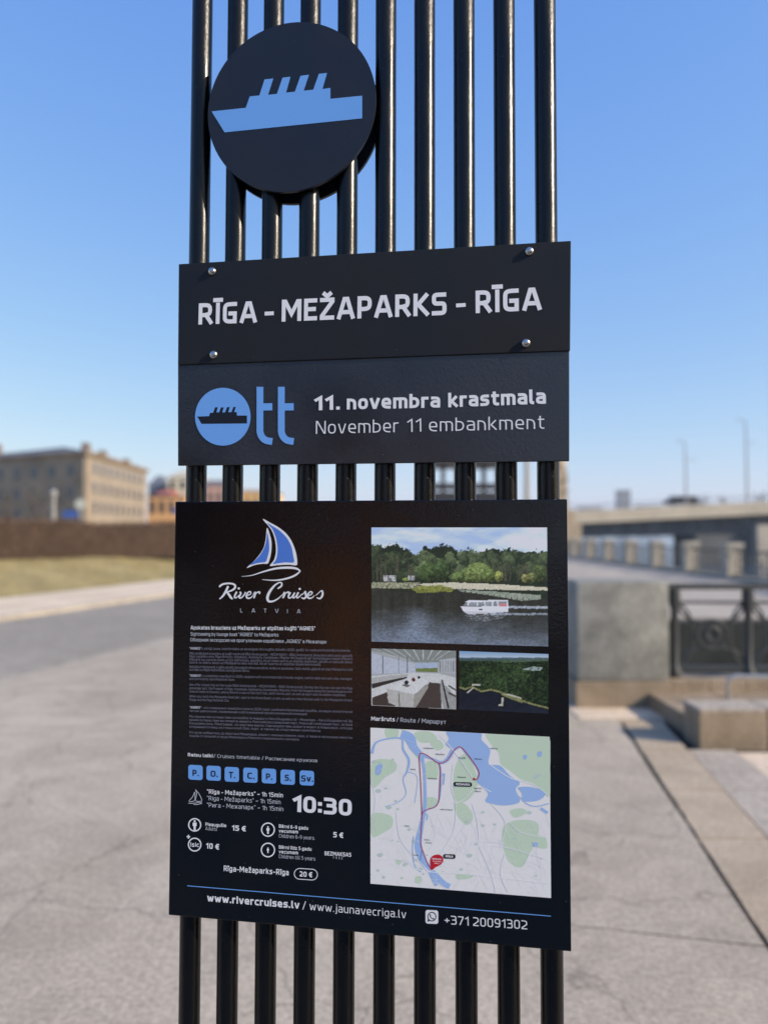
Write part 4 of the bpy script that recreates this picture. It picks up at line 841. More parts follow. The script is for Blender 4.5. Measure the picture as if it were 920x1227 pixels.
para = [(136, 810, '“AGNES” ir pilnīgi jauns, komfortabls un ekoloģiski tīrs kuģītis (būvēts 2020. gadā), ko vada profesionāla komanda.'),
 (158, 818, 'Mēs piedāvājam braucienu ar kuģīti maršrutā RĪGA (Andrejosta) – MEŽAPARKS – RĪGA (Andrejosta). Brauciena laikā varat apskatīt'),
 (171, 818, 'Rīgas pasažieru ostu, Rīgas Brīvostu, Vējzaķsalu, Andrejostu, Kundziņsalu, Mīlgrāvi. No Daugavas gar Sarkandaugavu ieejam Ķīšezerā'),
 (185, 818, 'Ķīšezerā, kur paveras skats uz Ozo Golfa klubu, piestātni, kā arī citiem sporta un atpūtas objektiem, jahtām un dabu pie ūdens'),
 (198, 680, 'ezerā, no ūdens skats uz Mežaparka lielo estrādi, kā arī sporta un atpūtas objektiem krastā.'),
 (217, 818, 'Nokļūstot Mežaparkā, kuģītis piestāj Zooloģiskā dārza piestātnē, netālu no pludmales. Dažu minūšu gājienā atrodas Mežaparka Lielā'),
 (230, 365, 'estrāde un Rīgas Nacionālais zooloģiskais dārzs.'),
 (256, 815, '“AGNES” is a completely new (built in 2020), equipped with environmentally friendly engine, comfortable and safe ship, managed'),
 (270, 300, 'and serviced by a professional team.'),
 (296, 818, 'We offer a boat trip on the route RIGA (Andrejosta) – MEZAPARKS – RIGA (Andrejosta). During the trip you can see the Riga'),
 (311, 818, 'passenger port, the Freeport of Riga, Vejzaksala, Andrejosta, Kundzinsala, Milgravis. From the Daugava along the Sarkandaugava river'),
 (326, 790, 'channel leads to Kisezers, where there is a view of Ozo Golf Club, yacht marina, port, as well as sport and recreation complexes.'),
 (347, 815, 'When you reach the Mezaparks boat pier, next to the Green Beach, a cafe, as well as a few minutes walk to the Mezaparks Grand'),
 (362, 275, 'Stage and the Riga National Zoo.'),
 (396, 818, '“AGNES” — это совершенно новый (построен в 2020 году), удобный и безопасный корабль, оснащён экологически'),
 (411, 620, 'чистым двигателем, управляемый и обслуживаемый профессиональной командой.'),
 (436, 818, 'Мы предлагаем путешествие на корабле по маршруту Рига (Андрейоста) – Межапарк – Рига (Андрейоста). Во'),
 (451, 818, 'время путешествия вы сможете увидеть Рижский пассажирский порт, Рижский свободный порт, остров'),
 (466, 818, 'Кундзиньсала, Милгравис. Из Даугавы вдоль Саркандаугавы дорога ведёт в Кишозеро, откуда'),
 (481, 680, 'открывается вид на гольф клуб Озо, порт, а также на спортивные комплексы.'),
 (506, 818, 'Когда вы доберётесь до пристани Межапарка, рядом с Зелёным пляжем, кафе, а также в нескольких минутах'),
 (521, 585, 'ходьбы от Большой эстрады Межапарка и Рижского национального зоопарка.')]
for y, xr, s_ in para:
    yy = y+5; sl_ = .00019*(740+y/3.68-700); k.text(s_.replace('—', '–'), (100, yy), (xr, yy+(xr-100)*sl_), 10.5, (.20, .20, .25, 1), .12)
    if s_.startswith('“'): k.text('“AGNES”', (100, yy), (151, yy+51*sl_), 10.5, LIGHT, .16)
put(k, 'body_lettering', b3)
k = ink(0, (220, 900), 4.182)
k.text('Reisu laiki', (22, 27), (146, 33), 17, WHITE, .17); k.text('/ Cruises timetable / Расписание круизов', (151, 33), (670, 57), 17, LIGHT, .1)
tl = [(24, 70, 'P.'), (115, 74, 'O.'), (206, 80, 'T.'), (299, 84, 'C.'), (392, 88, 'P.'), (486, 94, 'S.'), (582, 98, 'Sv.')]
def rrect(kk, x, y, w_, h_, r_, col, tilt=0):
    pts = []
    for cx_, cy_, a0_ in ((x+w_-r_, y+r_, -90), (x+w_-r_, y+h_-r_, 0), (x+r_, y+h_-r_, 90), (x+r_, y+r_, 180)):
        for q_ in range(6): a_ = math.radians(a0_+q_*18); px_ = cx_+r_*math.cos(a_); pts.append((px_, cy_+r_*math.sin(a_)+(px_-x)*tilt))
    kk.poly(pts, col)
for x, y, s_ in tl: rrect(k, x, y-1, 72, 74, 13, BLUE, .05)
for x, y, s_ in tl:
    w_ = 32 if len(s_) == 2 else 60; xx = x+(21 if len(s_) == 2 else 8); k.text(s_, (xx, y+55), (xx+w_+(4 if s_[0] in 'OC' else 0), y+57), 31, DARK, .2)
k.text('“Rīga - Mežaparks” ~ 1h 15min', (118, 214), (498, 233), 22, WHITE, .15); k.text('“Riga - Mežaparks” ~ 1h 15min', (118, 247), (486, 267), 22, LIGHT, .1); k.text('“Рига - Межапарк” ~ 1h 15min', (118, 281), (500, 302), 22, LIGHT, .1)
k.text('10:30', (547, 304), (842, 326), 82, WHITE, .205, 1.35, sp=.1)
k.line([(60, 194), (78, 215), (90, 240), (92, 252)], 3, LIGHT, 4); k.line([(60, 194), (66, 215), (62, 250), (92, 252)], 3, LIGHT, 4); k.line([(56, 205), (46, 230), (28, 252), (54, 250), (58, 225), (56, 205)], 3, LIGHT, 4); k.line([(24, 262), (50, 262), (80, 258), (92, 262), (70, 268), (50, 268)], 3, LIGHT, 4)
put(k, 'timetable_lettering', b3)
k = ink(0, (220, 970), 4.182)
for cx_, cy_, r_ in ((56, 78, 33), (56, 177, 34), (423, 102, 35), (423, 204, 36)): k.ring(cx_, cy_, r_, r_*1.03, 6, WHITE)
def man(cx_, cy_, h_):
    k.disc(cx_, cy_-h_*.4, h_*.11, h_*.11, WHITE, 12); k.poly([(cx_-h_*.2, cy_-h_*.27), (cx_+h_*.2, cy_-h_*.27), (cx_+h_*.2, cy_+h_*.08), (cx_+h_*.11, cy_+h_*.08), (cx_+h_*.11, cy_+h_*.5), (cx_-h_*.11, cy_+h_*.5), (cx_-h_*.11, cy_+h_*.08), (cx_-h_*.2, cy_+h_*.08)], WHITE)
man(56, 80, 50); man(423, 104, 38); man(423, 205, 28)
k.text('isic', (36, 187), (78, 189), 22, WHITE, .16); k.line([(16, 137), (34, 138)], 6, WHITE); k.line([(25, 128), (25, 147)], 6, WHITE)
for s_, x0, y0, x1, y1, h_, w_, cl in (('Pieaugušie', 110, 83, 214, 90, 17, .17, WHITE), ('Adults', 110, 104, 168, 108, 17, .1, LIGHT), ('15 €', 243, 106, 312, 111, 27, .2, WHITE), ('10 €', 113, 196, 178, 202, 28, .2, WHITE),
        ('Bērni 6-9 gadu', 478, 92, 624, 103, 17, .17, WHITE), ('vecumam', 478, 116, 574, 121, 17, .17, WHITE), ('Children 6-9 years.', 478, 141, 658, 153, 18, .1, LIGHT), ('5 €', 750, 140, 800, 144, 27, .2, WHITE),
        ('Bērni līdz 5 gadu', 478, 197, 641, 208, 17, .17, WHITE), ('vecumam', 478, 220, 574, 226, 17, .17, WHITE), ('Children till 5 years', 478, 244, 660, 257, 18, .1, LIGHT), ('BEZMAKSAS', 707, 230, 840, 238, 20, .18, WHITE), ('F  R  E  E', 750, 247, 797, 251, 11, .12, LIGHT),
        ('Rīga-Mežaparks-Rīga', 202, 309, 527, 331, 28, .17, WHITE), ('20 €', 582, 336, 645, 341, 26, .2, WHITE)):
    k.text(s_, (x0, y0), (x1, y1), h_, cl, w_)
pill = []
for cx_, cy_, a0_ in ((644, 327, -90), (582, 323, 90)):
    for q_ in range(13): a_ = math.radians(a0_+q_*15); pill.append((cx_+27*math.cos(a_), cy_+27*math.sin(a_)))
k.line(pill+[pill[0]], 3.6, WHITE)
put(k, 'price_lettering', b3)
k = ink(0, (200, 1030), 1.84)
k.line([(45, 58.3), (846, 125.3)], 1.7, BLUE)
k.text('www.rivercruises.lv', (89, 92.5), (292, 109), 16, WHITE, .2, sp=.13); k.text('/ www.jaunavecriga.lv', (299, 110), (527, 130), 17, WHITE, .1)
rrect(k, 570, 111.5, 28, 30, 5, WHITE, .04); k.ring(584, 126.5, 10, 10.6, 2.2, DARK, 24); k.poly([(574, 138), (575.5, 130.5), (580.5, 135.5)], DARK)
k.line([(580, 121.5), (581, 127), (584.5, 130.5), (589, 131.5)], [3.5, 2, 2, 3.5], DARK, 4)
k.text('+371 20091302', (612, 142.5), (794, 154.5), 19, WHITE, .11)
put(k, 'contact_lettering', b3)
k = ink(0, (430, 850), 3.538)
k.text('Maršruts', (52, 48), (152, 52), 17, WHITE, .18); k.text('/ Route / Маршрут', (159, 53), (369, 63), 18, LIGHT, .11)
put(k, 'route_caption', b3)
# --- route map, drawn facet by facet
k = ink(0, (430, 850), 3.538); k.step = .000002
LAND = rgb(249, 247, 242); GRN = rgb(212, 232, 203); WAT = rgb(168, 200, 244); ROAD = rgb(252, 251, 250); RED = rgb(190, 38, 66); TXT = rgb(60, 62, 70)
MC_ = [(49, 78), (808, 117), (814, 801), (49, 740)]
k.poly(MC_, LAND)
def inmap(x, y, m_=2):
    t_ = (x-49)/762; top_ = 78+39*t_; bot_ = 740+61*t_; return 49+m_ < x < 808+t_*5-m_ and top_+m_ < y < bot_-m_
def clampm(p):
    x = min(max(p[0], 49.5), 811); t_ = (x-49)/762; return (x, min(max(p[1], 78.5+39*t_), 739.5+61*t_))
def mb_(pts, col, kk=5): k.poly([clampm(p) for p in smooth_closed(pts, kk)] if kk > 1 else [clampm(p) for p in pts], col)
for pts in ([(52, 240), (80, 212), (150, 220), (158, 258), (110, 290), (58, 335)], [(545, 100), (680, 108), (806, 118), (810, 250), (808, 372), (740, 318), (690, 300), (640, 262), (600, 232), (590, 185), (552, 140)],
            [(400, 290), (415, 225), (450, 190), (490, 250), (502, 330), (450, 392), (402, 380)], [(405, 395), (450, 402), (485, 455), (455, 492), (410, 440)], [(612, 500), (660, 472), (745, 475), (762, 520), (720, 620), (685, 672), (630, 640), (608, 560)],
            [(55, 445), (135, 452), (142, 495), (110, 520), (56, 540)], [(236, 100), (300, 95), (332, 130), (262, 142)], [(112, 82), (165, 85), (160, 122), (118, 122)], [(286, 225), (330, 228), (332, 290), (286, 290)], [(286, 375), (330, 380), (326, 412), (288, 418)],
            [(180, 88), (200, 90), (250, 190), (240, 200)], [(640, 430), (690, 420), (710, 440), (660, 460)], [(740, 535), (790, 545), (795, 590), (745, 580)], [(240, 710), (265, 712), (258, 738), (236, 735)], [(415, 700), (470, 698), (480, 715), (420, 722)], [(156, 640), (180, 645), (172, 660), (158, 656)], [(300, 142), (340, 130), (360, 160), (330, 175)]): mb_(pts, GRN)
Rm = random.Random(12)
for i in range(46):
    x = Rm.uniform(60, 790); y = Rm.uniform(420, 740) if i % 3 else Rm.uniform(150, 420); s_ = Rm.uniform(4, 14)
    mb_([(x-s_, y), (x, y-s_*.6), (x+s_, y), (x, y+s_*.7)], rgb(206, 222, 210), 3)
mb_([(372, 92), (440, 96), (516, 102), (520, 130), (556, 172), (550, 230), (600, 240), (640, 282), (682, 312), (664, 340), (682, 392), (620, 408), (560, 400), (536, 388), (548, 360), (525, 330), (500, 305), (505, 265), (478, 222), (446, 182), (425, 158), (396, 168), (368, 148), (382, 126)], WAT)
mb_([(675, 332), (730, 330), (790, 352), (765, 385), (700, 390), (690, 355)], WAT); mb_([(760, 180), (775, 182), (772, 200), (758, 200)], WAT); mb_([(698, 195), (712, 196), (708, 212), (698, 210)], WAT); mb_([(75, 240), (100, 235), (90, 275), (72, 275)], WAT); mb_([(738, 565), (758, 568), (752, 585), (738, 580)], WAT)
def ml(pts, w_, col, kk=5):
    q_ = catmull([tuple(p)+(ww,) for p, ww in zip(pts, w_ if isinstance(w_, list) else [w_]*len(pts))], kk)
    run = []
    for p in q_+[(-1, -1, 0)]:
        if inmap(p[0], p[1], p[2]/2): run.append(p)
        else:
            if len(run) > 1: k.line([(a, b) for a, b, c_ in run], [c_ for a, b, c_ in run], col)
            run = []
ml([(180, 106), (215, 122), (232, 160), (258, 190)], [34, 44, 34, 26], WAT); ml([(262, 190), (276, 250), (280, 400), (264, 500), (252, 580), (276, 650), (320, 700), (358, 738), (385, 752)], [22, 12, 14, 20, 30, 26, 26, 24, 22], WAT)
ml([(272, 196), (320, 214), (352, 226), (380, 208), (400, 172), (424, 162)], [12, 9, 12, 18, 18, 12], WAT); ml([(344, 232), (350, 290), (342, 380), (318, 415), (285, 430), (272, 452)], 5, WAT); ml([(275, 440), (290, 450), (288, 470)], 5, WAT)
ml([(55, 195), (70, 145), (118, 126), (180, 125), (188, 170), (212, 215), (205, 262), (188, 300), (200, 360), (160, 398), (110, 412)], [14, 8, 6, 6, 8, 10, 8, 4, 3, 3, 2], WAT); ml([(232, 540), (228, 600), (236, 660), (262, 690)], 4, WAT); ml([(680, 370), (710, 400), (750, 412), (805, 400)], [3, 4, 4, 5], WAT); ml([(770, 420), (800, 440)], 12, WAT); ml([(300, 695), (330, 748)], [8, 16], WAT); ml([(205, 265), (248, 290), (236, 400)], 2, WAT); ml([(350, 285), (362, 275), (358, 320)], 6, WAT)
for pts in ([(52, 640), (180, 640), (290, 690), (420, 610), (520, 580), (640, 590), (800, 640)], [(400, 400), (440, 385), (500, 330), (560, 350)], [(400, 230), (392, 330), (410, 400), (400, 520), (330, 640)], [(52, 700), (150, 690), (230, 655), (300, 690)], [(360, 620), (420, 580), (500, 560), (620, 570)], [(500, 560), (560, 700), (580, 780)],
            [(640, 480), (680, 520), (760, 540), (808, 545)], [(52, 300), (70, 380), (60, 460)], [(300, 690), (460, 700), (640, 720), (808, 740)], [(480, 400), (500, 470), (510, 560)], [(550, 230), (640, 290), (740, 320), (808, 370)], [(340, 110), (380, 150), (420, 200), (480, 290)], [(160, 430), (180, 560), (300, 690)], [(560, 400), (620, 480), (600, 580)], [(620, 610), (600, 700), (640, 790)]): ml(pts, 3.2, ROAD)
lay0 = k.lay
for i in range(210):
    k.lay = lay0+(i % 8)
    x = Rm.uniform(60, 800); y = Rm.uniform(420, 780); a_ = Rm.choice([.3, .3+1.57, -.5, 1.0])+Rm.uniform(-.15, .15); l_ = Rm.uniform(20, 90)
    ml([(x, y), (x+l_*.5*math.cos(a_), y+l_*.5*math.sin(a_)), (x+l_*math.cos(a_+.15), y+l_*math.sin(a_+.15))], 1.1, rgb(248, 247, 246), 3)
k.lay = lay0+9
for i in range(70):
    k.lay = lay0+9+(i % 8)
    x = Rm.uniform(60, 400); y = Rm.uniform(120, 420); a_ = Rm.choice([.2, 1.7, -.6])+Rm.uniform(-.2, .2); l_ = Rm.uniform(15, 50); ml([(x, y), (x+l_*math.cos(a_), y+l_*math.sin(a_))], 1.0, rgb(248, 247, 246), 2)
k.lay = lay0+18
for s_, x, y, w_ in (('Vecmīlgrāvis', 273, 167, 42), ('Mīlgrāvis', 325, 193, 38), ('Jaunciems', 556, 168, 32), ('Čiekurkalns', 345, 427, 52), ('Ķīšezers', 490, 213, 32), ('Bolderāja', 218, 257, 22), ('Sarkandaugava', 290, 295, 42), ('Mežaparks', 418, 290, 36), ('Zasulauks', 226, 620, 26), ('Imanta', 194, 497, 20), ('Rīgas zoo', 488, 337, 30), ('dārzs', 492, 350, 24), ('Skanste', 278, 556, 22), ('Andrejsala', 282, 568, 26), ('Suži', 422, 208, 30)):
    k.text(s_, (x, y), (x+w_, y+w_*.05), 5.5, TXT, .16)
k.text('Daugava', (262, 640), (268, 600), 5, WAT if 0 else rgb(70, 110, 180), .14)
rt = [(308, 680), (292, 655), (275, 612), (262, 570), (264, 510), (267, 450), (263, 330), (258, 240), (256, 198), (266, 186), (290, 196), (338, 228), (372, 218), (392, 190), (412, 166), (430, 160), (450, 178), (488, 228), (508, 265), (506, 288), (497, 299), (488, 296)]
k.line(rt, 3.4, RED, 6); k.line([(338, 228), (345, 260), (342, 340), (338, 392), (322, 415), (296, 422), (274, 434), (267, 452)], 3.4, RED, 6)
k.disc(488, 296, 5.5, 5.5, RED, 14)
PIN = rgb(208, 36, 50); k.blob([(307, 683), (303, 660), (304, 634), (318, 619), (340, 617), (355, 628), (357, 645), (345, 660), (325, 670)], PIN, 5)
k.text('MEŽAPARKS', (311, 637), (350, 640), 6, ROAD, .2); k.text('RĪGA MEŽAPARKS', (313, 646), (350, 649), 4, ROAD, .18); k.text('RĪGA', (320, 655), (342, 657), 4, ROAD, .18)
INKB = rgb(28, 30, 34)
for x, y, w_, s_ in ((402, 308, 77, 'MEŽAPARKS'), (358, 614, 51, 'RĪGA')): rrect(k, x, y, w_, 19, 7, INKB, .03); k.text(s_, (x+9, y+14), (x+w_-9, y+14+w_*.03), 9, ROAD, .2)
put(k, 'route_map', b3)
# --- photographs printed on the poster: fine grids of coloured facets
def vnoise(X, Y, s_, seed):
    r_ = np.random.default_rng(seed).random((256, 256)); x = X/s_+1000; y = Y/s_+1000; x0 = np.floor(x).astype(int); y0 = np.floor(y).astype(int); fx = x-x0; fy = y-y0; fx = fx*fx*(3-2*fx); fy = fy*fy*(3-2*fy)
    g_ = lambda a, b: r_[a % 256, b % 256]
    return (g_(x0, y0)*(1-fx)+g_(x0+1, y0)*fx)*(1-fy)+(g_(x0, y0+1)*(1-fx)+g_(x0+1, y0+1)*fx)*fy
def fb(X, Y, s_, seed): return sum(vnoise(X, Y, s_/2**i, seed+i)*.5**i for i in range(4))/1.875
def inpoly(X, Y, pts):
    ins = np.zeros(X.shape, bool); j_ = len(pts)-1
    for i in range(len(pts)):
        xi, yi = pts[i]; xj, yj = pts[j_]
        if yi != yj: ins ^= ((yi > Y) != (yj > Y)) & (X < (xj-xi)*(Y-yi)/(yj-yi)+xi)
        j_ = i
    return ins
def photo(name, corners, org, sc, nx, ny, fn, label):
    u = np.linspace(0, 1, nx+1); v = np.linspace(0, 1, ny+1); UU, VV = np.meshgrid(u, v)
    cs = [np.array(c_, float) for c_ in corners]      # TL TR BR BL in crop pixels
    X = cs[0][0]*(1-UU)*(1-VV)+cs[1][0]*UU*(1-VV)+cs[2][0]*UU*VV+cs[3][0]*(1-UU)*VV; Y = cs[0][1]*(1-UU)*(1-VV)+cs[1][1]*UU*(1-VV)+cs[2][1]*UU*VV+cs[3][1]*(1-UU)*VV
    col = fn(X, Y)/255.0; col = np.where(col <= .04045, col/12.92, ((np.clip(col, 0, 1)+.055)/1.055)**2.4)
    pl_ = Plane(0); k4 = [np.array(pl_.P(org[0]+c_[0]/sc, org[1]+c_[1]/sc, .0005)-rl_) for c_ in corners]
    co = k4[0]*((1-UU)*(1-VV))[..., None]+k4[1]*(UU*(1-VV))[..., None]+k4[2]*(UU*VV)[..., None]+k4[3]*((1-UU)*VV)[..., None]
    idx = np.arange((nx+1)*(ny+1)).reshape(ny+1, nx+1); q_ = np.stack([idx[1:, :-1], idx[1:, 1:], idx[:-1, 1:], idx[:-1, :-1]], -1).reshape(-1, 4)
    me = bpy.data.meshes.new(name); me.from_pydata(co.reshape(-1, 3).tolist(), [], q_.tolist()); me.update()
    at = me.color_attributes.new('ink', 'FLOAT_COLOR', 'POINT'); cc = np.ones(((nx+1)*(ny+1), 4)); cc[:, :3] = col.reshape(-1, 3); at.data.foreach_set('color', cc.ravel())
    link(name, me, PRINT, b3, label=label)
def A3(c_, X): return np.ones(X.shape+(3,))*np.array(c_, float)
def mixm(img, m_, c_):
    m_ = np.clip(m_, 0, 1)[..., None]; return img*(1-m_)+c_*m_
RG = np.random.default_rng(5)
def ph1(X, Y):
    sp = RG.random(X.shape)-.5; n = fb(X, Y, 60, 1); n2 = fb(X, Y, 16, 5); n3 = fb(X, Y, 7, 9)
    img = mixm(A3((158, 178, 212), X), (fb(X*.45, Y*1.5, 60, 20)-.36)*2.6, A3((208, 215, 226), X))
    edge = np.interp(X, [50, 75, 110, 160, 190, 215, 240, 265, 285, 310, 345, 400, 430, 470, 520, 560, 610, 640, 690, 740, 770, 800], [148, 146, 158, 150, 166, 168, 196, 186, 160, 170, 152, 160, 182, 172, 180, 170, 176, 166, 180, 176, 186, 178])
    tree = Y > edge+(fb(X, Y, 18, 31)-.5)*30+(n3-.5)*20+sp*6
    crown = np.zeros(X.shape); Rq = random.Random(2)
    for i in range(150):      # overlapping crowns, each lit from the upper left
        cx_ = Rq.uniform(45, 805); cy_ = np.interp(cx_, [50, 240, 350, 800], [172, 205, 190, 200])+Rq.uniform(-8, 90); rx_ = Rq.uniform(13, 28); ry_ = rx_*Rq.uniform(.7, 1.2)
        d_ = ((X-cx_)/rx_)**2+((Y-cy_)/ry_)**2+(n3-.5)*1.1; v_ = Rq.uniform(.25, .62)+.24*(-(X-cx_)/rx_*.5-(Y-cy_)/ry_); crown = np.where(d_ < 1, v_, crown)
    side = np.interp(X, [50, 225, 250, 430, 470, 800], [.5, .55, 1.15, 1.05, .78, .72])
    shade = np.clip(crown*side+(n2-.5)*.5+(n3-.5)*.6+sp*.22, 0, 1.15)*np.interp(Y, [150, 240, 310], [1.05, .95, .6])
    tc_ = A3((34, 42, 32), X)+A3((84, 92, 56), X)*shade[..., None]
    trunks = (fb(X, Y*.02, 6, 44) > .63) & (Y > edge+55) & (Y < 304) & ((X < 240) | (X > 570))
    tc_ = np.where(trunks[..., None], A3((96, 88, 72), X)*(.8+sp*.4)[..., None], tc_)
    img = np.where(tree[..., None], tc_, img)
    for cx_, cy_, rx_, ry_, c_ in ((470, 282, 38, 34, (108, 124, 70)), (515, 272, 56, 42, (122, 138, 78)), (560, 286, 26, 30, (106, 122, 66)), (600, 288, 18, 24, (146, 152, 82)), (425, 292, 28, 24, (100, 118, 66)), (735, 292, 16, 22, (134, 138, 80)), (710, 296, 18, 18, (140, 142, 84)), (205, 300, 18, 9, (116, 132, 66)), (765, 275, 30, 38, (84, 96, 58)), (300, 270, 44, 44, (74, 94, 54)), (360, 262, 34, 50, (66, 84, 50))):
        d_ = ((X-cx_)/rx_)**2+((Y-cy_)/ry_)**2+(n3-.5)*1.2+(n2-.5)*.8+sp*.3; s_ = .70+.45*(n2-.5)+.8*(n3-.5)+.26*(cy_-Y)/ry_+.12*(cx_-X)/rx_+sp*.25
        img = np.where((d_ < 1)[..., None], A3(c_, X)*s_[..., None]*1.15, img)
    b0 = (Y > 312+(n3-.5)*8) & (Y < 338) & (X < 262); img = np.where(b0[..., None], A3((140, 140, 112), X)*(.55+.8*n3+sp*.5)[..., None], img)
    sand = inpoly(X, Y+(n3-.5)*4, [(250, 318), (400, 312), (560, 318), (700, 326), (800, 334), (800, 346), (640, 344), (430, 340), (300, 334)]); img = np.where(sand[..., None], A3((192, 186, 160), X)*(.92+.12*n3+sp*.12)[..., None], img)
    reed = inpoly(X, Y+(n3-.5)*14, [(228, 338), (270, 328), (350, 324), (408, 338), (404, 354), (330, 360), (250, 356)]); img = np.where(reed[..., None], A3((122, 126, 60), X)*(.6+.7*n3+sp*.3)[..., None], img)
    for a, b, c_, d_ in ((106, 282, 162, 308), (212, 284, 242, 302)):
        m_ = (X > a) & (X < c_) & (Y > b) & (Y < d_); img = np.where(m_[..., None], A3((176, 176, 170), X)*(.6+.35*(fb(X, Y*.3, 7, 80) > .5)+sp*.3)[..., None], img)
    wl = np.interp(X, [50, 250, 420, 600, 800], [334, 357, 350, 366, 380])+(n3-.5)*5; w_ = Y > wl; dp = Y-wl
    dark = A3((46, 47, 40), X)*(.75+.5*fb(X, Y*.12, 16, 60))[..., None]; near = A3((110, 120, 132), X)
    refl = np.clip((dp-78)/150+np.exp(-((X-245)/58)**2)*np.clip((dp-20)/70, 0, 1)*.55+(fb(X*.5, Y*1.2, 26, 63)-.5)*.45, 0, 1)
    rip = 1+(fb(X*.8, Y*2.4, 6, 66)-.5)*.55+sp*.20
    img = np.where(w_[..., None], mixm(dark, refl, near)*rip[..., None], img)
    wk = w_ & (np.abs(Y-416-(X-640)*.02) < 5+(n3-.5)*8) & (X > 636); img = np.where(wk[..., None], A3((150, 156, 160), X)*rip[..., None], img)
    wk = w_ & (np.abs(Y-446) < 4+(n3-.5)*7) & (X > 560) & (X < 800); img = np.where(wk[..., None], A3((128, 136, 142), X)*rip[..., None], img)
    pier_ = inpoly(X, Y, [(430, 343), (600, 352), (770, 366), (772, 384), (690, 390), (640, 380), (540, 364), (430, 350)]); img = np.where(pier_[..., None], A3((146, 154, 134), X)*(.72+.4*n3+sp*.2)[..., None], img)
    post_ = (np.mod(X, 24) < 5) & (Y > 346+(X-430)*.115) & (Y < 364+(X-430)*.115) & (X > 430) & (X < 768); img = np.where(post_[..., None], A3((44, 44, 38), X), img)
    hull = inpoly(X, Y, [(438, 414), (640, 413), (637, 437), (600, 441), (520, 446), (470, 446), (452, 438)]); img = np.where(hull[..., None], A3((226, 228, 228), X)*(.93+.1*sp-.12*(Y > 436))[..., None], img)
    cab = inpoly(X, Y, [(446, 412), (462, 396), (636, 391), (636, 414)]); img = np.where(cab[..., None], A3((128, 134, 136), X)*(.75+.5*(fb(X, Y*.4, 8, 91)))[..., None], img)
    for x_ in (470, 508, 540, 572, 594, 634): img = np.where((cab & (np.abs(X-x_-(Y-404)*.1) < 2.6))[..., None], A3((220, 222, 222), X), img)
    m_ = (X > 598) & (X < 631) & (Y > 403) & (Y < 413); img = np.where(m_[..., None], A3((186, 120, 118), X), img)
    rf_ = inpoly(X, Y, [(456, 394), (472, 388), (637, 386), (640, 391), (470, 398)]); img = np.where(rf_[..., None], A3((206, 210, 212), X), img)
    m_ = (X > 516) & (X < 530) & (Y > 424) & (Y < 430); img = np.where(m_[..., None], A3((60, 64, 66), X), img)
    rf = inpoly(X, Y, [(455, 449), (634, 441), (622, 462), (540, 478), (480, 470)]); img = mixm(img, rf*np.clip((rip-.88)*2.2, 0, .75), A3((176, 182, 188), X))
    return np.clip(img*1.22+6, 0, 252)
photo('lake_photo', [(53, 78), (797, 78), (802, 583), (53, 562)], (430, 610), 3.538, 250, 166, ph1, 'printed photograph of a white boat on a lake before a pine wood')
def ph2(X, Y):
    n3 = fb(X, Y, 6, 9); img = A3((186, 190, 186), X)
    P_ = lambda pts, c_, k_=1.0: np.where(inpoly(X, Y, pts)[..., None], A3(c_, X)*(.92+.16*n3)[..., None]*k_, img)
    img = P_([(53, 591), (411, 600), (411, 640), (340, 650), (240, 650), (170, 625), (53, 600)], (150, 156, 148))
    for t_ in range(9): img = P_([(60+t_*42, 592), (66+t_*42, 592), (186+t_*18, 640), (183+t_*18, 640)], (215, 218, 212))
    img = P_([(53, 610), (165, 640), (240, 655), (240, 695), (53, 700)], (206, 212, 220)); 
    for x_ in (100, 168, 205): img = P_([(x_, 622), (x_+4, 622), (x_+4, 698), (x_, 698)], (120, 126, 124))
    img = P_([(242, 655), (334, 652), (334, 692), (242, 690)], (190, 206, 226)); img = P_([(242, 676), (334, 674), (334, 692), (242, 690)], (126, 142, 80)); img = P_([(340, 640), (411, 630), (411, 700), (340, 692)], (196, 200, 200))
    for x_ in range(344, 411, 11): img = P_([(x_, 645), (x_+3, 645), (x_+3, 690), (x_, 690)], (140, 140, 136))
    img = P_([(53, 708), (240, 694), (340, 698), (411, 716), (411, 850), (53, 833)], (228, 228, 222))
    img = P_([(53, 716), (130, 706), (210, 700), (205, 712), (80, 742), (53, 746)], (196, 196, 190)); img = P_([(53, 742), (130, 726), (205, 712), (205, 718), (56, 762)], (60, 56, 52))
    img = P_([(56, 800), (140, 770), (120, 800), (170, 836), (56, 832)], (78, 66, 60)); img = P_([(300, 735), (345, 740), (352, 846), (240, 843)], (84, 72, 66)); img = P_([(345, 730), (380, 760), (411, 800), (411, 850), (360, 848), (348, 800)], (176, 176, 170)); img = P_([(350, 725), (356, 725), (384, 845), (376, 845)], (44, 42, 42)); img = P_([(380, 745), (411, 765), (411, 772), (378, 752)], (70, 68, 66)); img = P_([(380, 775), (411, 790), (411, 800), (380, 784)], (90, 88, 84))
    img = P_([(120, 762), (215, 716), (292, 722), (290, 740), (236, 788)], (236, 236, 230)); img = P_([(120, 762), (236, 786), (232, 842), (170, 838), (126, 822)], (204, 202, 192)); img = P_([(236, 788), (290, 740), (296, 756), (246, 838), (232, 842)], (176, 172, 160)); img = P_([(168, 776), (172, 777), (176, 838), (171, 838)], (120, 116, 108))
    for cx_, cy_, r_, c_ in ((203, 736, 9, (52, 48, 52)), (233, 724, 8, (110, 50, 46)), (256, 714, 6, (50, 50, 50)), (238, 730, 12, (150, 60, 55))):
        if r_ != 12: img = np.where((((X-cx_)**2+(Y-cy_)**2) < r_*r_)[..., None], A3(c_, X), img)
    img = P_([(182, 748), (196, 742), (222, 748), (206, 756)], (120, 118, 114))
    return img
photo('cabin_photo', [(53, 591), (411, 601), (412, 850), (53, 833)], (430, 610), 3.538, 150, 104, ph2, 'printed photograph of a white boat cabin with a long table')
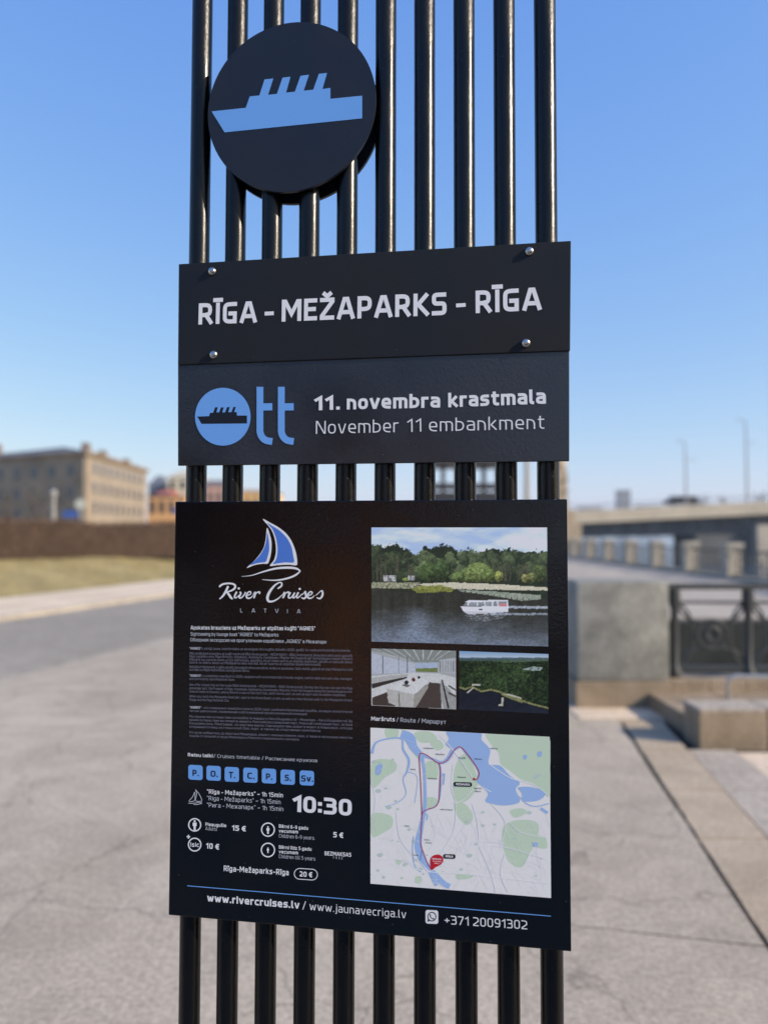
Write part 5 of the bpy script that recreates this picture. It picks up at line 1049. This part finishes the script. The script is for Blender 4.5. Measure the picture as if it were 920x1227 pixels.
def ph3(X, Y):
    n2 = fb(X, Y, 12, 5); n3 = fb(X, Y, 5, 9); n = fb(X, Y, 50, 2)
    img = mixm(A3((140, 178, 216), X), (Y-602)/26, A3((196, 214, 226), X)); img = np.where((Y > 630)[..., None], A3((96, 118, 128), X)*(.8+.4*n3)[..., None], img); img = np.where((Y > 637)[..., None], A3((70, 92, 84), X)*(.8+.5*n3)[..., None], img)
    f_ = np.clip(.35+(n3-.5)*1.6+(n2-.5)*1.0+(n-.5)*.6+np.exp(-((X-610)/90)**2-((Y-720)/50)**2)*.35, 0, 1.3); img = np.where((Y > 645)[..., None], A3((20, 32, 20), X)+A3((58, 72, 40), X)*f_[..., None], img)
    sh = np.interp(X, [425, 450, 480, 520, 560, 600, 640, 690, 730, 800], [752, 760, 750, 770, 762, 772, 790, 808, 822, 840])
    b_ = (Y > sh) & (Y < sh+8+(np.abs(X-650) < 45)*6); img = np.where((Y > sh)[..., None], A3((30, 36, 48), X)*(.75+.5*fb(X, Y*2, 20, 70))[..., None]+np.clip((Y-800)/200, 0, 1)[..., None]*A3((22, 24, 28), X), img); img = np.where(b_[..., None], A3((150, 150, 96), X)*(.6+.7*n3)[..., None], img)
    for pts in ([(456, 778), (484, 756), (488, 760), (460, 783)], [(606, 800), (616, 800), (612, 836), (594, 836), (594, 828), (606, 826)], [(612, 785), (690, 806), (690, 800), (640, 784)], [(480, 742), (515, 742), (515, 750), (480, 750)]): img = np.where(inpoly(X, Y, pts)[..., None], A3((206, 202, 180), X), img)
    for pts, c_ in (([(690, 680), (740, 668), (778, 672), (776, 684), (740, 686)], (170, 186, 176)), ([(640, 640), (800, 634), (800, 644), (640, 650)], (96, 116, 96)), ([(560, 646), (640, 640), (650, 652)], (90, 120, 80))): img = np.where((inpoly(X, Y, pts) & (n3 > .35))[..., None], A3(c_, X), img)
    return img
photo('aerial_photo', [(425, 602), (803, 615), (803, 868), (425, 850)], (430, 610), 3.538, 156, 104, ph3, 'printed aerial photograph of a wooded lake shore')
# ================================================================== AIR
hz = bpy.data.materials.new('thin_haze'); hz.use_nodes = True; hn = hz.node_tree; hn.nodes.remove(hn.nodes['Principled BSDF'])
pv = hn.nodes.new('ShaderNodeVolumePrincipled'); pv.inputs['Color'].default_value = (.86, .92, 1, 1); pv.inputs['Density'].default_value = .00032; pv.inputs['Anisotropy'].default_value = .2
hn.links.new(pv.outputs[0], hn.nodes['Material Output'].inputs['Volume'])
MB().box((-1400, -70, -10.5), (1600, 1950, 46)).build('haze', hz, kind='stuff', label='thin pale spring haze over the river and the city', cat='haze')
